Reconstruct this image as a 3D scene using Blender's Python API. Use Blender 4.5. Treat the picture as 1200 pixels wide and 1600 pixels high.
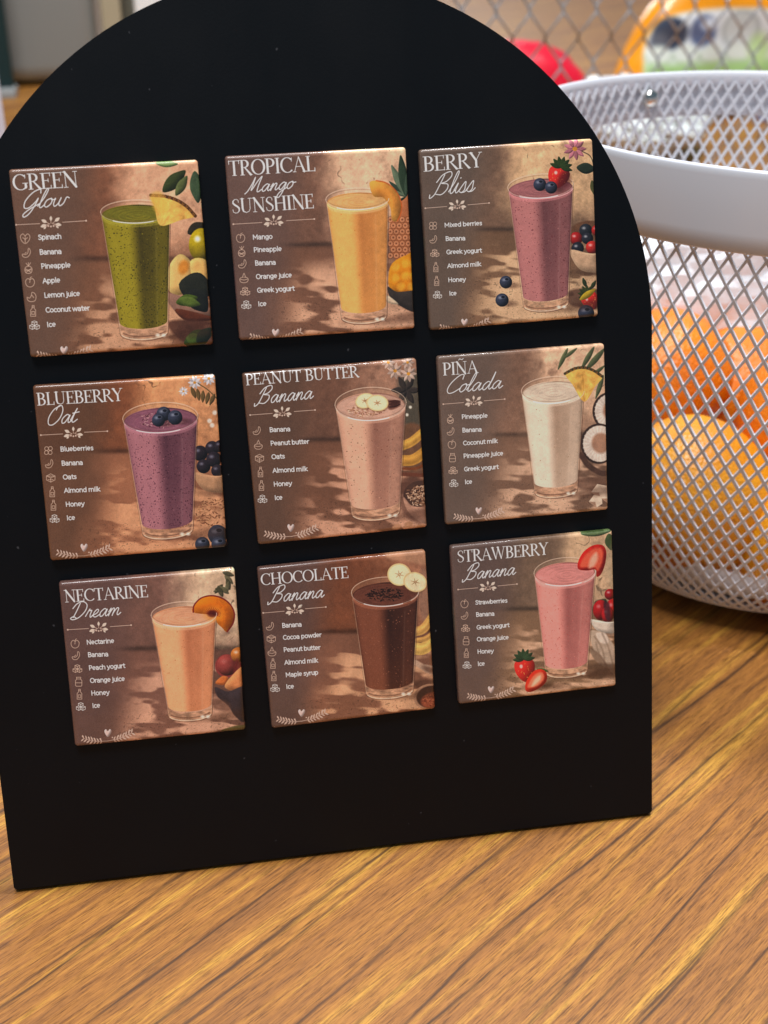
import bpy, bmesh, math, random
import numpy as np
from mathutils import Vector, Matrix, noise

for o in list(bpy.data.objects): bpy.data.objects.remove(o, do_unlink=True)
SC = bpy.context.scene
COL = SC.collection
MM = .001

# ---------------------------------------------------------------- camera (solved from the nine square magnets)
cam = bpy.data.cameras.new('camera'); co = bpy.data.objects.new('camera', cam); COL.objects.link(co)
camR = [[0.986592, -0.084055, 0.139896], [-0.162901, -0.454765, 0.875587], [-0.009978, -0.886636, -0.46236]]
M = Matrix.Identity(4)
for i in range(3):
    M[i][0] = camR[i][0]; M[i][1] = -camR[i][1]; M[i][2] = -camR[i][2]
    M[i][3] = (-46.775, -404.399, 367.738)[i]*MM
co.matrix_world = M
cam.sensor_fit = 'VERTICAL'; cam.sensor_height = 24; cam.sensor_width = 18
cam.lens = 2050/1600*24; cam.clip_start = .01; cam.clip_end = 30
cam.dof.use_dof = True; cam.dof.focus_distance = .494; cam.dof.aperture_fstop = 8.2
SC.camera = co

# ---------------------------------------------------------------- room light: neutral surroundings, an overhead key, added fill and glare panels
W = bpy.data.worlds.new('World'); SC.world = W; W.use_nodes = True
W.node_tree.nodes['Background'].inputs[0].default_value = (.56, .80, 1, 1)
W.node_tree.nodes['Background'].inputs[1].default_value = .24
def lamp(name, loc, target, sx, sy, power, col):
    l = bpy.data.lights.new(name, 'AREA'); l.shape = 'RECTANGLE'; l.size = sx; l.size_y = sy; l.energy = power; l.color = col
    o = bpy.data.objects.new(name, l); COL.objects.link(o); o.location = loc
    o.rotation_euler = (Vector(target)-Vector(loc)).to_track_quat('-Z', 'Y').to_euler(); return o
lamp('overhead_lamp', (.50, .74, 3.0), (.15, .15, 0), .34, .34, 76, (.99, .99, 1))
lamp('overhead_lamp', (-.40, -.72, 3.0), (0, 0, .12), .9, .9, 78, (.99, .99, 1))  # added fill from the camera side, lights the board front and magnets
lamp('overhead_lamp', (-.1, 6.0, 2.6), (0, 1.6, 0), 3.4, 1.6, 150, (.99, .99, 1))  # added panel, set far back so its glare falls on the far counter
VS = SC.view_settings; VS.view_transform = 'Standard'; VS.look = 'None'; VS.exposure = 0; VS.gamma = 1
SC.render.engine = 'CYCLES'
# ---------------------------------------------------------------- flat print painter (numpy)
def homog(src, dst):
    A = []; b = []
    for (x, y), (u, v) in zip(src, dst):
        A.append([x, y, 1, 0, 0, 0, -u*x, -u*y]); b.append(u)
        A.append([0, 0, 0, x, y, 1, -v*x, -v*y]); b.append(v)
    return np.append(np.linalg.solve(np.array(A, float), np.array(b, float)), 1).reshape(3, 3)

def sstep(a, b, x):
    t = np.clip((x-a)/(b-a), 0, 1); return t*t*(3-2*t)

def vnoise(x, y, s, seed):
    rs = np.random.RandomState(seed); G = rs.rand(64, 64)
    x = x/s+17.3; y = y/s+9.1
    xi = np.floor(x).astype(int); yi = np.floor(y).astype(int)
    fx = x-xi; fy = y-yi; fx = fx*fx*(3-2*fx); fy = fy*fy*(3-2*fy)
    a = G[yi % 64, xi % 64]; b = G[yi % 64, (xi+1) % 64]; c = G[(yi+1) % 64, xi % 64]; d = G[(yi+1) % 64, (xi+1) % 64]
    return (a*(1-fx)+b*fx)*(1-fy)+(c*(1-fx)+d*fx)*fy

def fbm(x, y, s, seed, o=4):
    r = 0; a = 1; t = 0
    for i in range(o):
        r = r+a*vnoise(x, y, s/2**i, seed+i*7); t += a; a *= .55
    return r/t

def smooth(pts, closed=False, n=8):
    P = np.array(pts, float)
    if closed: P = np.vstack([P[-1], P, P[0], P[1]])
    else: P = np.vstack([2*P[0]-P[1], P, 2*P[-1]-P[-2]])
    out = []
    for i in range(1, len(P)-2):
        a, b, c, d = P[i-1:i+3]
        for k in range(n):
            t = k/n
            out.append(.5*((2*b)+(-a+c)*t+(2*a-5*b+4*c-d)*t*t+(-a+3*b-3*c+d)*t**3))
    if not closed: out.append(P[-2])
    return np.array(out)

class Print:
    def __init__(s, corners, N=600):
        s.N = N; s.H = homog([(0, 0), (1, 0), (1, 1), (0, 1)], corners); s.Hi = np.linalg.inv(s.H)
        g = (np.arange(N)+.5)/N; U, V = np.meshgrid(g, g)
        w = s.H[2, 0]*U+s.H[2, 1]*V+1
        s.X = (s.H[0, 0]*U+s.H[0, 1]*V+s.H[0, 2])/w; s.Y = (s.H[1, 0]*U+s.H[1, 1]*V+s.H[1, 2])/w
        s.U, s.V = U, V; s.img = np.zeros((N, N, 3))
    def reg(s, x0, y0, x1, y1):
        q = [s.Hi @ np.array([x, y, 1]) for x in (x0, x1) for y in (y0, y1)]
        us = [a[0]/a[2] for a in q]; vs = [a[1]/a[2] for a in q]; N = s.N
        i0 = max(0, int(min(us)*N)-1); i1 = min(N, int(max(us)*N)+2); j0 = max(0, int(min(vs)*N)-1); j1 = min(N, int(max(vs)*N)+2)
        if i1 <= i0 or j1 <= j0: return None
        return (slice(j0, j1), slice(i0, i1))
    def put(s, sl, m, col, a=1.):
        col = np.array(col, float) if not isinstance(col, np.ndarray) else col
        m = np.clip(m*a, 0, 1)[..., None]
        s.img[sl] = s.img[sl]*(1-m)+col*m
    def full(s): return (slice(0, s.N), slice(0, s.N))
    def mell(s, sl, cx, cy, rx, ry, rot=0, soft=2):
        x = s.X[sl]-cx; y = s.Y[sl]-cy; c, q = math.cos(rot), math.sin(rot)
        a = (x*c+y*q)/rx; b = (-x*q+y*c)/ry; d = (np.sqrt(a*a+b*b+1e-9)-1)*min(rx, ry)
        return np.clip(.5-d/soft/2, 0, 1)
    def ell(s, cx, cy, rx, ry, col, a=1, soft=2, rot=0):
        r = max(rx, ry)+soft+2; sl = s.reg(cx-r, cy-r, cx+r, cy+r)
        if sl: s.put(sl, s.mell(sl, cx, cy, rx, ry, rot, soft), col, a)
    def mpoly(s, sl, P, soft=2):
        x = s.X[sl]; y = s.Y[sl]; d = np.full(x.shape, 1e9); ins = np.zeros(x.shape, bool)
        n = len(P)
        for i in range(n):
            ax, ay = P[i]; bx, by = P[(i+1) % n]; ex, ey = bx-ax, by-ay
            t = np.clip(((x-ax)*ex+(y-ay)*ey)/(ex*ex+ey*ey+1e-9), 0, 1)
            d = np.minimum(d, (x-ax-t*ex)**2+(y-ay-t*ey)**2)
            if ay != by: ins ^= ((ay > y) != (by > y)) & (x < ex*(y-ay)/ey+ax)
        d = np.sqrt(d); return np.clip(.5+np.where(ins, d, -d)/soft/2, 0, 1)
    def poly(s, pts, col, a=1, soft=2, sm=True, n=5):
        P = smooth(pts, True, n) if sm else np.array(pts, float)
        sl = s.reg(P[:, 0].min()-soft, P[:, 1].min()-soft, P[:, 0].max()+soft, P[:, 1].max()+soft)
        if sl:
            m = s.mpoly(sl, P, soft); s.put(sl, m, col, a); z = min(np.ptp(P[:, 0]), np.ptp(P[:, 1]))
            if z > 22 and soft <= 4 and sm:      # rounded fruit: lit upper left, falling off to the lower right
                k = z*.13; m2 = s.mpoly(sl, P-np.array([k, k*1.1]), z*.16); m3 = s.mpoly(sl, P+np.array([k, k]), z*.16)
                c = np.array(col, float); s.put(sl, m*(1-m2), c*.42, a*.75); s.put(sl, m*(1-m3), np.minimum(255, c*1.2+14), a*.45)
        return P
    def mstroke(s, sl, P, W, soft=1.6):
        x = s.X[sl]; y = s.Y[sl]; d = np.full(x.shape, 1e9)
        for i in range(len(P)-1):
            ax, ay = P[i]; bx, by = P[i+1]; ex, ey = bx-ax, by-ay
            t = np.clip(((x-ax)*ex+(y-ay)*ey)/(ex*ex+ey*ey+1e-9), 0, 1)
            d = np.minimum(d, np.hypot(x-ax-t*ex, y-ay-t*ey)-(W[i]+(W[i+1]-W[i])*t)/2)
        return np.clip(.5-d/soft/2, 0, 1)
    def stroke(s, pts, w, col, a=1, soft=1.6, sm=False, n=5):
        P = smooth(pts, False, n) if sm else np.array(pts, float)
        W = np.full(len(P), float(w)) if np.isscalar(w) else np.interp(np.linspace(0, 1, len(P)), np.linspace(0, 1, len(w)), w)
        m = W.max()/2+soft
        sl = s.reg(P[:, 0].min()-m, P[:, 1].min()-m, P[:, 0].max()+m, P[:, 1].max()+m)
        if sl: s.put(sl, s.mstroke(sl, P, W, soft), col, a)
    def arc(s, cx, cy, rx, ry, a0, a1, w, col, a=1, soft=1.6, rot=0, n=24):
        t = np.linspace(math.radians(a0), math.radians(a1), n); x = rx*np.cos(t); y = ry*np.sin(t); c, q = math.cos(rot), math.sin(rot)
        s.stroke(np.stack([cx+x*c-y*q, cy+x*q+y*c], 1), w, col, a, soft)
    def frame(s, x, y):
        """unit vectors along the tile's own right and up, in paint coordinates"""
        q = s.Hi @ np.array([x, y, 1]); u, v = q[0]/q[2], q[1]/q[2]
        def f(u, v):
            r = s.H @ np.array([u, v, 1]); return np.array([r[0]/r[2], r[1]/r[2]])
        p = f(u, v); ex = f(u+.01, v)-p; ey = p-f(u, v+.01)
        return ex/np.hypot(*ex), ey/np.hypot(*ey)

# -------- lettering: three stroke alphabets drawn from scratch
TK, TN = .148, .046
def _arc(cx, cy, rx, ry, a0, a1, k=TK, n=14):
    t = np.radians(np.linspace(a0, a1, n)); w = TN+(k-TN)*np.abs(np.cos(t))**1.4
    return [(cx+rx*math.cos(b), cy+ry*math.sin(b), c) for b, c in zip(t, w)]
def _v(x, y0=0, y1=1, w=TK): return [(x, y0+w*.45, w), (x, y1-w*.45, w)]
def _h(x0, x1, y, w=TN): return [(x0, y, w), (x1, y, w)]
def _sf(x, y, r=.13): return _h(x-r, x+r, y)
SERIF = {
 'A': (.86, [[(.1, .02, TN), (.42, 1, TN)], [(.42, 1, .07), (.74, .02, TK)], _h(.2, .62, .36), _sf(.1, .02, .1), _sf(.76, .02, .12)]),
 'B': (.70, [_v(.16), _h(.02, .3, 1), _h(.02, .3, .01), _arc(.3, .76, .24, .235, 90, -90), _arc(.3, .27, .3, .262, 90, -90), _h(.16, .3, .53)]),
 'C': (.82, [_arc(.47, .5, .4, .5, 48, 312), [(.76, .74, TN), (.77, .96, TN)]]),
 'E': (.66, [_v(.16), _h(.02, .58, .985), _h(.02, .6, .015), _h(.16, .46, .52), [(.58, .8, .03), (.58, 1, .06)], [(.61, .2, .03), (.6, 0, .06)], [(.46, .42, TN), (.46, .62, TN)]]),
 'G': (.90, [_arc(.47, .5, .4, .5, 48, 325), [(.76, .74, TN), (.77, .96, TN)], _v(.77, .08, .42), _h(.6, .9, .42)]),
 'H': (.92, [_v(.17), _v(.75), _h(.17, .75, .52), _sf(.17, 1), _sf(.17, .01), _sf(.75, 1), _sf(.75, .01)]),
 'I': (.36, [_v(.18), _sf(.18, 1), _sf(.18, .01)]),
 'L': (.64, [_v(.17), _sf(.17, 1), _h(.03, .58, .015), [(.59, .22, .03), (.58, 0, .07)]]),
 'N': (.92, [_v(.16, 0, 1, .05), _v(.76, 0, 1, .05), [(.14, 1, TK), (.76, .02, TK)], _sf(.16, .01, .12), _sf(.76, 1, .12), _h(.0, .2, 1)]),
 'O': (.92, [_arc(.46, .5, .4, .5, 0, 360, n=26)]),
 'P': (.64, [_v(.16), _h(.02, .3, 1), _sf(.16, .01), _arc(.3, .73, .27, .262, 90, -90), _h(.16, .3, .465)]),
 'R': (.76, [_v(.16), _h(.02, .3, 1), _sf(.16, .01), _arc(.3, .75, .25, .245, 90, -90), _h(.16, .34, .505), [(.34, .5, .08), (.7, .02, TK)], _h(.64, .8, .01)]),
 'S': (.60, [[(.5, .76, .03), (.49, .9, TN), (.38, .985, TN), (.24, .98, .05), (.12, .86, .09), (.11, .72, .11), (.22, .6, .13), (.4, .47, .13), (.52, .34, .12), (.52, .17, .09), (.4, .03, .05), (.24, .01, TN), (.1, .09, TN), (.07, .26, .03)]]),
 'T': (.74, [_v(.37), _sf(.37, .01), _h(.04, .7, .985), [(.04, .78, .03), (.04, 1, .06)], [(.7, .78, .03), (.7, 1, .06)]]),
 'U': (.88, [[(.17, 1, TK), (.17, .3, TK), (.22, .1, .1), (.42, .0, .05), (.62, .08, .045), (.7, .26, .045), (.71, 1, .045)], _sf(.17, 1), _sf(.71, 1, .11)]),
 'W': (1.2, [[(.1, 1, TK), (.36, .02, .09)], [(.36, .02, TN), (.58, .95, TN)], [(.56, 1, TK), (.82, .02, .09)], [(.82, .02, TN), (1.08, 1, TN)], _sf(.1, 1, .11), _sf(.56, 1, .1), _sf(1.08, 1, .1)]),
 'Y': (.80, [[(.1, 1, TK), (.4, .48, TK)], [(.4, .48, TN), (.68, 1, TN)], _v(.4, 0, .5), _sf(.1, 1, .11), _sf(.68, 1, .1), _sf(.4, .01)]),
 ' ': (.34, []),
}
SERIF['\u00d1'] = (.92, SERIF['N'][1]+[[(.28, 1.14, .03), (.36, 1.24, .06), (.46, 1.2, .07), (.56, 1.16, .06), (.66, 1.26, .03)]])
SCRIPT = {
 'a': (1.08, [[(.75, .85), (.45, 1), (.1, .55), (.2, .05), (.5, .12), (.8, .9), (.76, .3), (.92, .02), (1.18, .3)]]),
 'n': (.98, [[(.0, .5), (.17, .98), (.17, .5), (.12, 0)], [(.14, .3), (.42, .93), (.64, .85), (.62, .25), (.76, .02), (1.04, .3)]]),
 'm': (1.5, [[(.0, .5), (.17, .98), (.17, .5), (.12, 0)], [(.14, .3), (.4, .93), (.6, .82), (.56, .0)], [(.58, .3), (.86, .93), (1.1, .85), (1.08, .25), (1.24, .02), (1.5, .3)]]),
 'l': (.5, [[(-.05, .2), (.3, 1.2), (.42, 2.05), (.26, 2.15), (.12, 1.3), (.1, .25), (.28, 0), (.55, .3)]]),
 'o': (.86, [[(.5, 1), (.15, .8), (.05, .3), (.3, 0), (.62, .3), (.66, .8), (.5, 1), (.62, .8), (.95, .85)]]),
 'w': (1.3, [[(.05, .95), (.06, .3), (.26, 0), (.5, .3), (.6, .95), (.56, .3), (.76, 0), (1.02, .3), (1.12, .95), (1.4, .85)]]),
 'g': (1.02, [[(.75, .85), (.45, 1), (.1, .55), (.2, .05), (.5, .12), (.8, .9), (.72, -.3), (.5, -1.05), (.22, -1.0), (.35, -.4), (1.1, .25)]]),
 'i': (.5, [[(-.05, .3), (.18, .98), (.12, .3), (.28, 0), (.55, .3)], [(.26, 1.45), (.29, 1.5)]]),
 's': (.76, [[(-.05, .15), (.38, 1.05), (.5, .6), (.52, .2), (.3, -.02), (.06, .1)], [(.3, -.02), (.6, .02), (.82, .3)]]),
 't': (.62, [[(-.05, .3), (.28, 1.6), (.14, .8), (.12, .2), (.32, 0), (.66, .3)], [(-.05, 1.08), (.6, 1.16)]]),
 'd': (1.08, [[(.75, .85), (.45, 1), (.1, .55), (.2, .05), (.5, .12), (.84, 1.1), (.9, 2.1)], [(.9, 2.1), (.8, 1.1), (.76, .3), (.92, .02), (1.18, .3)]]),
 'r': (.78, [[(-.05, .2), (.2, 1.1), (.28, .88), (.5, .92), (.46, .4), (.58, .02), (.86, .3)]]),
 'e': (.76, [[(-.05, .25), (.38, .45), (.56, .8), (.36, 1), (.1, .65), (.12, .18), (.4, 0), (.84, .3)]]),
 'G': (1.5, [[(1.28, 1.75), (1.1, 2.2), (.5, 1.9), (.05, 1.0), (.15, .2), (.6, .1), (1.05, .7), (1.22, 1.15), (1.12, .3), (.85, -.6), (.45, -.95), (.3, -.6), (.8, 0), (1.55, .5)]]),
 'M': (1.75, [[(-.15, -.1), (.1, .3), (.35, 1.3), (.45, 2.1), (.48, 1.2), (.5, .3), (.9, 1.5), (1.25, 2.15), (1.2, 1.2), (1.24, .2), (1.45, .02), (1.75, .3)]]),
 'B': (1.5, [[(.5, 2.0), (.32, 1.1), (.08, .1), (-.3, -.25), (-.4, .1)], [(-.1, 1.3), (.3, 2.0), (1.0, 2.25), (1.25, 1.8), (.9, 1.3), (.45, 1.15), (1.1, 1.0), (1.2, .5), (.8, .02), (.2, .1)]]),
 'O': (1.45, [[(.85, 2.15), (.3, 1.8), (.0, .9), (.2, .1), (.7, -.02), (1.2, .6), (1.3, 1.5), (1.0, 2.15), (.65, 2.1), (.55, 1.7)]]),
 'C': (1.35, [[(1.3, 1.6), (1.25, 2.15), (.8, 2.1), (.2, 1.3), (.02, .5), (.3, 0), (.8, .05), (1.4, .5)]]),
 'D': (1.7, [[(.5, 2.0), (.38, 1.1), (.2, .2)], [(-.2, 1.4), (.15, 2.0), (.8, 2.2), (1.4, 1.7), (1.4, .9), (.9, .15), (.25, -.1), (-.1, .1), (.2, .3), (.6, .05)]]),
}
def _a(cx, cy, rx, ry, a0, a1, n=9):
    t = np.radians(np.linspace(a0, a1, n)); return [(cx+rx*math.cos(b), cy+ry*math.sin(b)) for b in t]
XH = .72
_bowl = _a(.3, .36, .24, .36, 0, 360, 14)
SANS = {
 'a': (.64, [[(.08, .6)]+_a(.28, .46, .22, .26, 120, 0, 6)+[(.5, 0)], _a(.27, .2, .2, .2, 60, 300, 10), [(.37, .38), (.5, .4)], [(.37, .02), (.5, .12)]]),
 'b': (.68, [[(.1, 0), (.1, 1.04)], _a(.34, .36, .24, .36, 0, 360, 14)]),
 'c': (.56, [_a(.32, .36, .24, .36, 50, 310, 12)]),
 'd': (.68, [[(.56, 0), (.56, 1.04)], _a(.32, .36, .24, .36, 0, 360, 14)]),
 'e': (.64, [[(.08, .38), (.54, .38)]+_a(.31, .38, .23, .34, 0, 300, 13)]),
 'g': (.66, [[(.54, .72), (.54, .0)]+_a(.31, -.02, .23, .24, 0, -140, 7), _a(.31, .38, .23, .33, 0, 360, 14)]),
 'h': (.66, [[(.1, 0), (.1, 1.04)], [(.1, .46)]+_a(.33, .46, .22, .26, 150, 0, 6)+[(.55, 0)]]),
 'i': (.26, [[(.13, 0), (.13, .7)], [(.13, .94), (.13, .96)]]),
 'j': (.28, [[(.16, .7), (.16, -.1), (.1, -.24), (-.04, -.26)], [(.16, .94), (.16, .96)]]),
 'k': (.6, [[(.1, 0), (.1, 1.04)], [(.5, .72), (.14, .38), (.54, 0)]]),
 'l': (.26, [[(.13, 0), (.13, 1.04)]]),
 'm': (1.0, [[(.1, 0), (.1, .72)], [(.1, .46)]+_a(.3, .46, .2, .26, 150, 0, 6)+[(.5, 0)], [(.5, .46)]+_a(.7, .46, .2, .26, 150, 0, 6)+[(.9, 0)]]),
 'n': (.66, [[(.1, 0), (.1, .72)], [(.1, .46)]+_a(.33, .46, .22, .26, 150, 0, 6)+[(.55, 0)]]),
 'o': (.68, [_a(.34, .36, .26, .36, 0, 360, 14)]),
 'p': (.68, [[(.1, -.28), (.1, .72)], _a(.34, .36, .24, .36, 0, 360, 14)]),
 'r': (.44, [[(.1, 0), (.1, .72)], [(.1, .44), (.2, .64), (.38, .7)]]),
 's': (.52, [[(.42, .62), (.28, .72), (.12, .64), (.12, .48), (.26, .38), (.4, .28), (.42, .12), (.28, 0), (.08, .08)]]),
 't': (.42, [[(.18, .94), (.18, .16), (.26, .02), (.38, .04)], [(.02, .7), (.38, .7)]]),
 'u': (.66, [[(.1, .72), (.1, .26)]+_a(.31, .26, .21, .26, 200, 340, 6)+[(.55, .72)], [(.55, .72), (.55, 0)]]),
 'w': (.92, [[(.04, .72), (.24, 0), (.46, .7), (.66, 0), (.88, .72)]]),
 'x': (.58, [[(.06, .72), (.52, 0)], [(.06, 0), (.52, .72)]]),
 'y': (.6, [[(.04, .72), (.3, .02)], [(.56, .72), (.24, -.18), (.06, -.27)]]),
 'A': (.78, [[(.04, 0), (.38, 1), (.72, 0)], [(.16, .34), (.6, .34)]]),
 'B': (.7, [[(.12, 0), (.12, 1)], [(.12, 1)]+_a(.34, .76, .22, .24, 90, -90, 7)+[(.12, .52)], [(.12, .52)]+_a(.36, .26, .26, .26, 90, -90, 7)+[(.12, 0)]]),
 'C': (.74, [_a(.44, .5, .36, .5, 50, 310, 14)]),
 'G': (.8, [_a(.44, .5, .36, .5, 50, 320, 14)+[(.72, .12), (.72, .46), (.5, .46)]]),
 'H': (.82, [[(.12, 0), (.12, 1)], [(.68, 0), (.68, 1)], [(.12, .52), (.68, .52)]]),
 'I': (.3, [[(.14, 0), (.14, 1)]]),
 'L': (.56, [[(.12, 1), (.12, 0), (.52, 0)]]),
 'M': (1.0, [[(.12, 0), (.12, 1), (.48, .3), (.84, 1), (.84, 0)]]),
 'N': (.84, [[(.12, 0), (.12, 1), (.7, 0), (.7, 1)]]),
 'O': (.88, [_a(.44, .5, .37, .5, 0, 360, 18)]),
 'P': (.66, [[(.12, 0), (.12, 1)], [(.12, 1)]+_a(.34, .72, .25, .28, 90, -90, 8)+[(.12, .44)]]),
 'S': (.62, [[(.52, .86), (.36, 1), (.16, .94), (.1, .74), (.22, .58), (.44, .44), (.54, .28), (.46, .06), (.24, 0), (.06, .14)]]),
 ' ': (.3, []),
}
def write(p, font, text, x0, y0, x1, y1, cap, col, a=1., w=None):
    """text with its baseline from (x0,y0) to (x1,y1)"""
    T = {'serif': SERIF, 'script': SCRIPT, 'sans': SANS}[font]
    tot = sum(T[c][0] for c in text)
    sl = .38 if font == 'script' else 0; k = cap/2.1 if font == 'script' else cap
    ex = np.array([x1-x0, y1-y0], float); _, ey = p.frame(x0, y0); L = tot+(sl*1.0 if font == 'script' else 0)
    hx = ex/L; pen = 0; hy = ey*k
    for c in text:
        adv, strokes = T[c]
        for st in strokes:
            if font == 'serif':
                P = np.array([[x0, y0]+hx*(pen+q[0])+hy*q[1] for q in st]); W = [max(q[2]*k, 3.9) for q in st]
                p.stroke(P, 1, col, a) if False else None
                m = max(W)/2+2; s = p.reg(P[:, 0].min()-m, P[:, 1].min()-m, P[:, 0].max()+m, P[:, 1].max()+m)
                if s: p.put(s, p.mstroke(s, P, np.array(W), 1.4), col, a)
            else:
                q = smooth(st, False, 5) if font == 'script' and len(st) > 2 else np.array(st, float)
                P = np.array([[x0, y0]+hx*(pen+t[0]+sl*t[1])+hy*t[1] for t in q])
                p.stroke(P, w or (6. if font == 'script' else 5.), col, a, 1.4)
        pen += adv

# -------- printed picture elements
CREAM = (250, 246, 240); PEACH = (236, 200, 178)
def leafp(p, x, y, L, ang, wd, col, a=1, soft=2):
    c, s = math.cos(ang), math.sin(ang)
    q = [(0, 0), (.25, wd*.8), (.55, wd), (.85, wd*.5), (1, 0), (.85, -wd*.5), (.55, -wd), (.25, -wd*.8)]
    p.poly([(x+L*(u*c-v*s), y+L*(u*s+v*c)) for u, v in q], col, a, soft, n=3)
def divider(p, l0, l1, r0, r1, o):
    for a, b in ((l0, l1), (r0, r1)): p.stroke([a, b], 3.4, PEACH, .95)
    p.ell(l0[0], l0[1], 5, 5, PEACH); p.ell(r1[0], r1[1], 5, 5, PEACH)
    x, y = o; tl = math.atan2(r1[1]-l0[1], r1[0]-l0[0])
    for dx, dy, an, L in ((-8, 6, -150, 42), (-8, 6, 165, 44), (8, 4, -35, 42), (8, 6, 12, 42), (0, 4, -88, 34), (-20, 14, 140, 24), (20, 12, 45, 24)):
        a = math.radians(an)+tl; c = math.cos(tl); s = math.sin(tl); X = x+dx*c-dy*s; Y = y+dx*s+dy*c
        p.stroke([(X, Y), (X+L*.5*math.cos(a), Y+L*.5*math.sin(a))], 3, PEACH)
        leafp(p, X+L*.4*math.cos(a), Y+L*.4*math.sin(a), L*.75, a, .28, (248, 222, 200))
    for dx in (-14, 0, 14): p.ell(x+dx, y+20-abs(dx)*.2, 5, 5, PEACH)
def branches(p, l, m, r, h, rnd):
    hx, hy = h; k = 1.25
    p.poly([(hx, hy+19*k), (hx-15*k, hy-1), (hx-15*k, hy-13*k), (hx-8*k, hy-17*k), (hx, hy-8*k), (hx+8*k, hy-17*k), (hx+15*k, hy-14*k), (hx+15*k, hy-1)], (252, 214, 200), 1, 1.5, n=3)
    for e in (l, r):
        P = smooth([m, ((m[0]*.5+e[0]*.5), (m[1]*.5+e[1]*.5)+8), e], False, 4); p.stroke(P, 3., PEACH)
        for i in range(2, len(P)):
            d = P[i]-P[i-1]; a = math.atan2(d[1], d[0])
            for sg in (-1, 1):
                leafp(p, P[i][0], P[i][1], 22+8*rnd.random(), a+sg*.95, .17, PEACH, .9, 1.5)
            if i % 2 == 0: p.ell(P[i][0]-8, P[i][1]-14, 4, 4, PEACH)
def icon(p, kind, x, y):
    c = (244, 236, 228) if kind == 'ice' else (234, 196, 170); w = 3.4; r = 25
    S = lambda q, cl=False: p.stroke([(x+r*a, y+r*b) for a, b in (list(q)+[q[0]] if cl else q)], w, c, .95, sm=False)
    C = lambda q: p.stroke(smooth([(x+r*a, y+r*b) for a, b in q], True, 5), w, c, .95)
    if kind in ('ice', 'cubes'):
        for ox, oy, k in ((-.05, -.5, .55), (-.5, .3, .58), (.45, .3, .58)):
            S([(ox-k, oy-k*.4), (ox, oy-k*.8), (ox+k, oy-k*.4), (ox+k, oy+k*.55), (ox, oy+k), (ox-k, oy+k*.55)], True)
            S([(ox-k, oy-k*.4), (ox, oy), (ox+k, oy-k*.4)]); S([(ox, oy), (ox, oy+k)])
    elif kind == 'oats':
        S([(-1, -.4), (0, -.9), (1, -.4), (1, .5), (0, 1), (-1, .5)], True); S([(-1, -.4), (0, .05), (1, -.4)]); S([(0, .05), (0, 1)])
        for q in (-.5, .0, .5): S([(q-.2, -.45), (q+.2, -.3)]); S([(q*.9-.15, .4), (q*.9+.15, .5)])
    elif kind == 'banana':
        C([(.45, -1), (.7, -.7), (.75, 0), (.2, .8), (-.6, .85), (-.95, .45), (-.85, .2), (-.2, .3), (.25, -.1), (.3, -.8)]); S([(-.4, .1), (-.1, -.2)])
    elif kind == 'bottle':
        S([(-.2, -1.2), (.2, -1.2), (.22, -.6), (.55, -.2), (.55, 1.1), (-.55, 1.1), (-.55, -.2), (-.22, -.6)], True); S([(-.3, .1), (.3, .1), (.3, .7), (-.3, .7)], True); S([(-.2, -.85), (.2, -.85)])
    elif kind == 'pine':
        C([(0, -.4), (.65, -.1), (.75, .6), (.4, 1.1), (-.4, 1.1), (-.75, .6), (-.65, -.1)])
        for q in ((-.5, -1), (0, -1.15), (.45, -1.1)): S([(0, -.4), q])
        S([(-.6, .2), (.5, .9)]); S([(.6, .1), (-.5, .9)]); S([(-.7, .5), (.7, .4)])
    elif kind == 'jar':
        S([(-.45, -.6), (.45, -.6), (.75, -.2), (.75, .9), (.55, 1.1), (-.55, 1.1), (-.75, .9), (-.75, -.2)], True); S([(-.5, -1), (.5, -1), (.45, -.6)]); S([(-.5, -1), (-.45, -.6)]); S([(-.75, .3), (.75, .3)])
    elif kind == 'pot':
        C([(0, -.2), (.8, 0), (.95, .5), (.5, 1), (-.5, 1), (-.95, .5), (-.8, 0)]); S([(-.35, -.3), (0, -1.1), (.35, -.3)]); S([(-.8, .3), (0, .45), (.8, .25)])
    elif kind == 'berries':
        for q in ((-.45, -.45), (.45, -.5), (-.5, .45), (.4, .45)): C([(q[0]+.45*math.cos(t), q[1]+.45*math.sin(t)) for t in (0, 1.05, 2.1, 3.14, 4.2, 5.2)])
    elif kind == 'spinach':
        C([(0, -.6), (.5, -1), (1, -.5), (.8, .4), (0, 1.05), (-.8, .4), (-1, -.5), (-.5, -1)]); S([(0, -.6), (0, .9)]); S([(0, .2), (.5, -.2)]); S([(0, .2), (-.5, -.2)])
    elif kind == 'lemon':
        C([(-.9, .1), (-.4, .3), (0, -.3), (.1, -.9), (.7, -.7), (1, .1), (.7, .9), (-.2, 1.05), (-.8, .7)]); S([(.1, -.3), (.5, .2)])
    else:
        C([(0, -.55), (.5, -.75), (.95, -.2), (.8, .6), (.3, 1.0), (-.3, 1.0), (-.8, .6), (-.95, -.2), (-.5, -.75)]); S([(0, -.55), (.05, -.95), (.35, -1.1)]); S([(0, -.4), (-.05, .1)])

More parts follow.
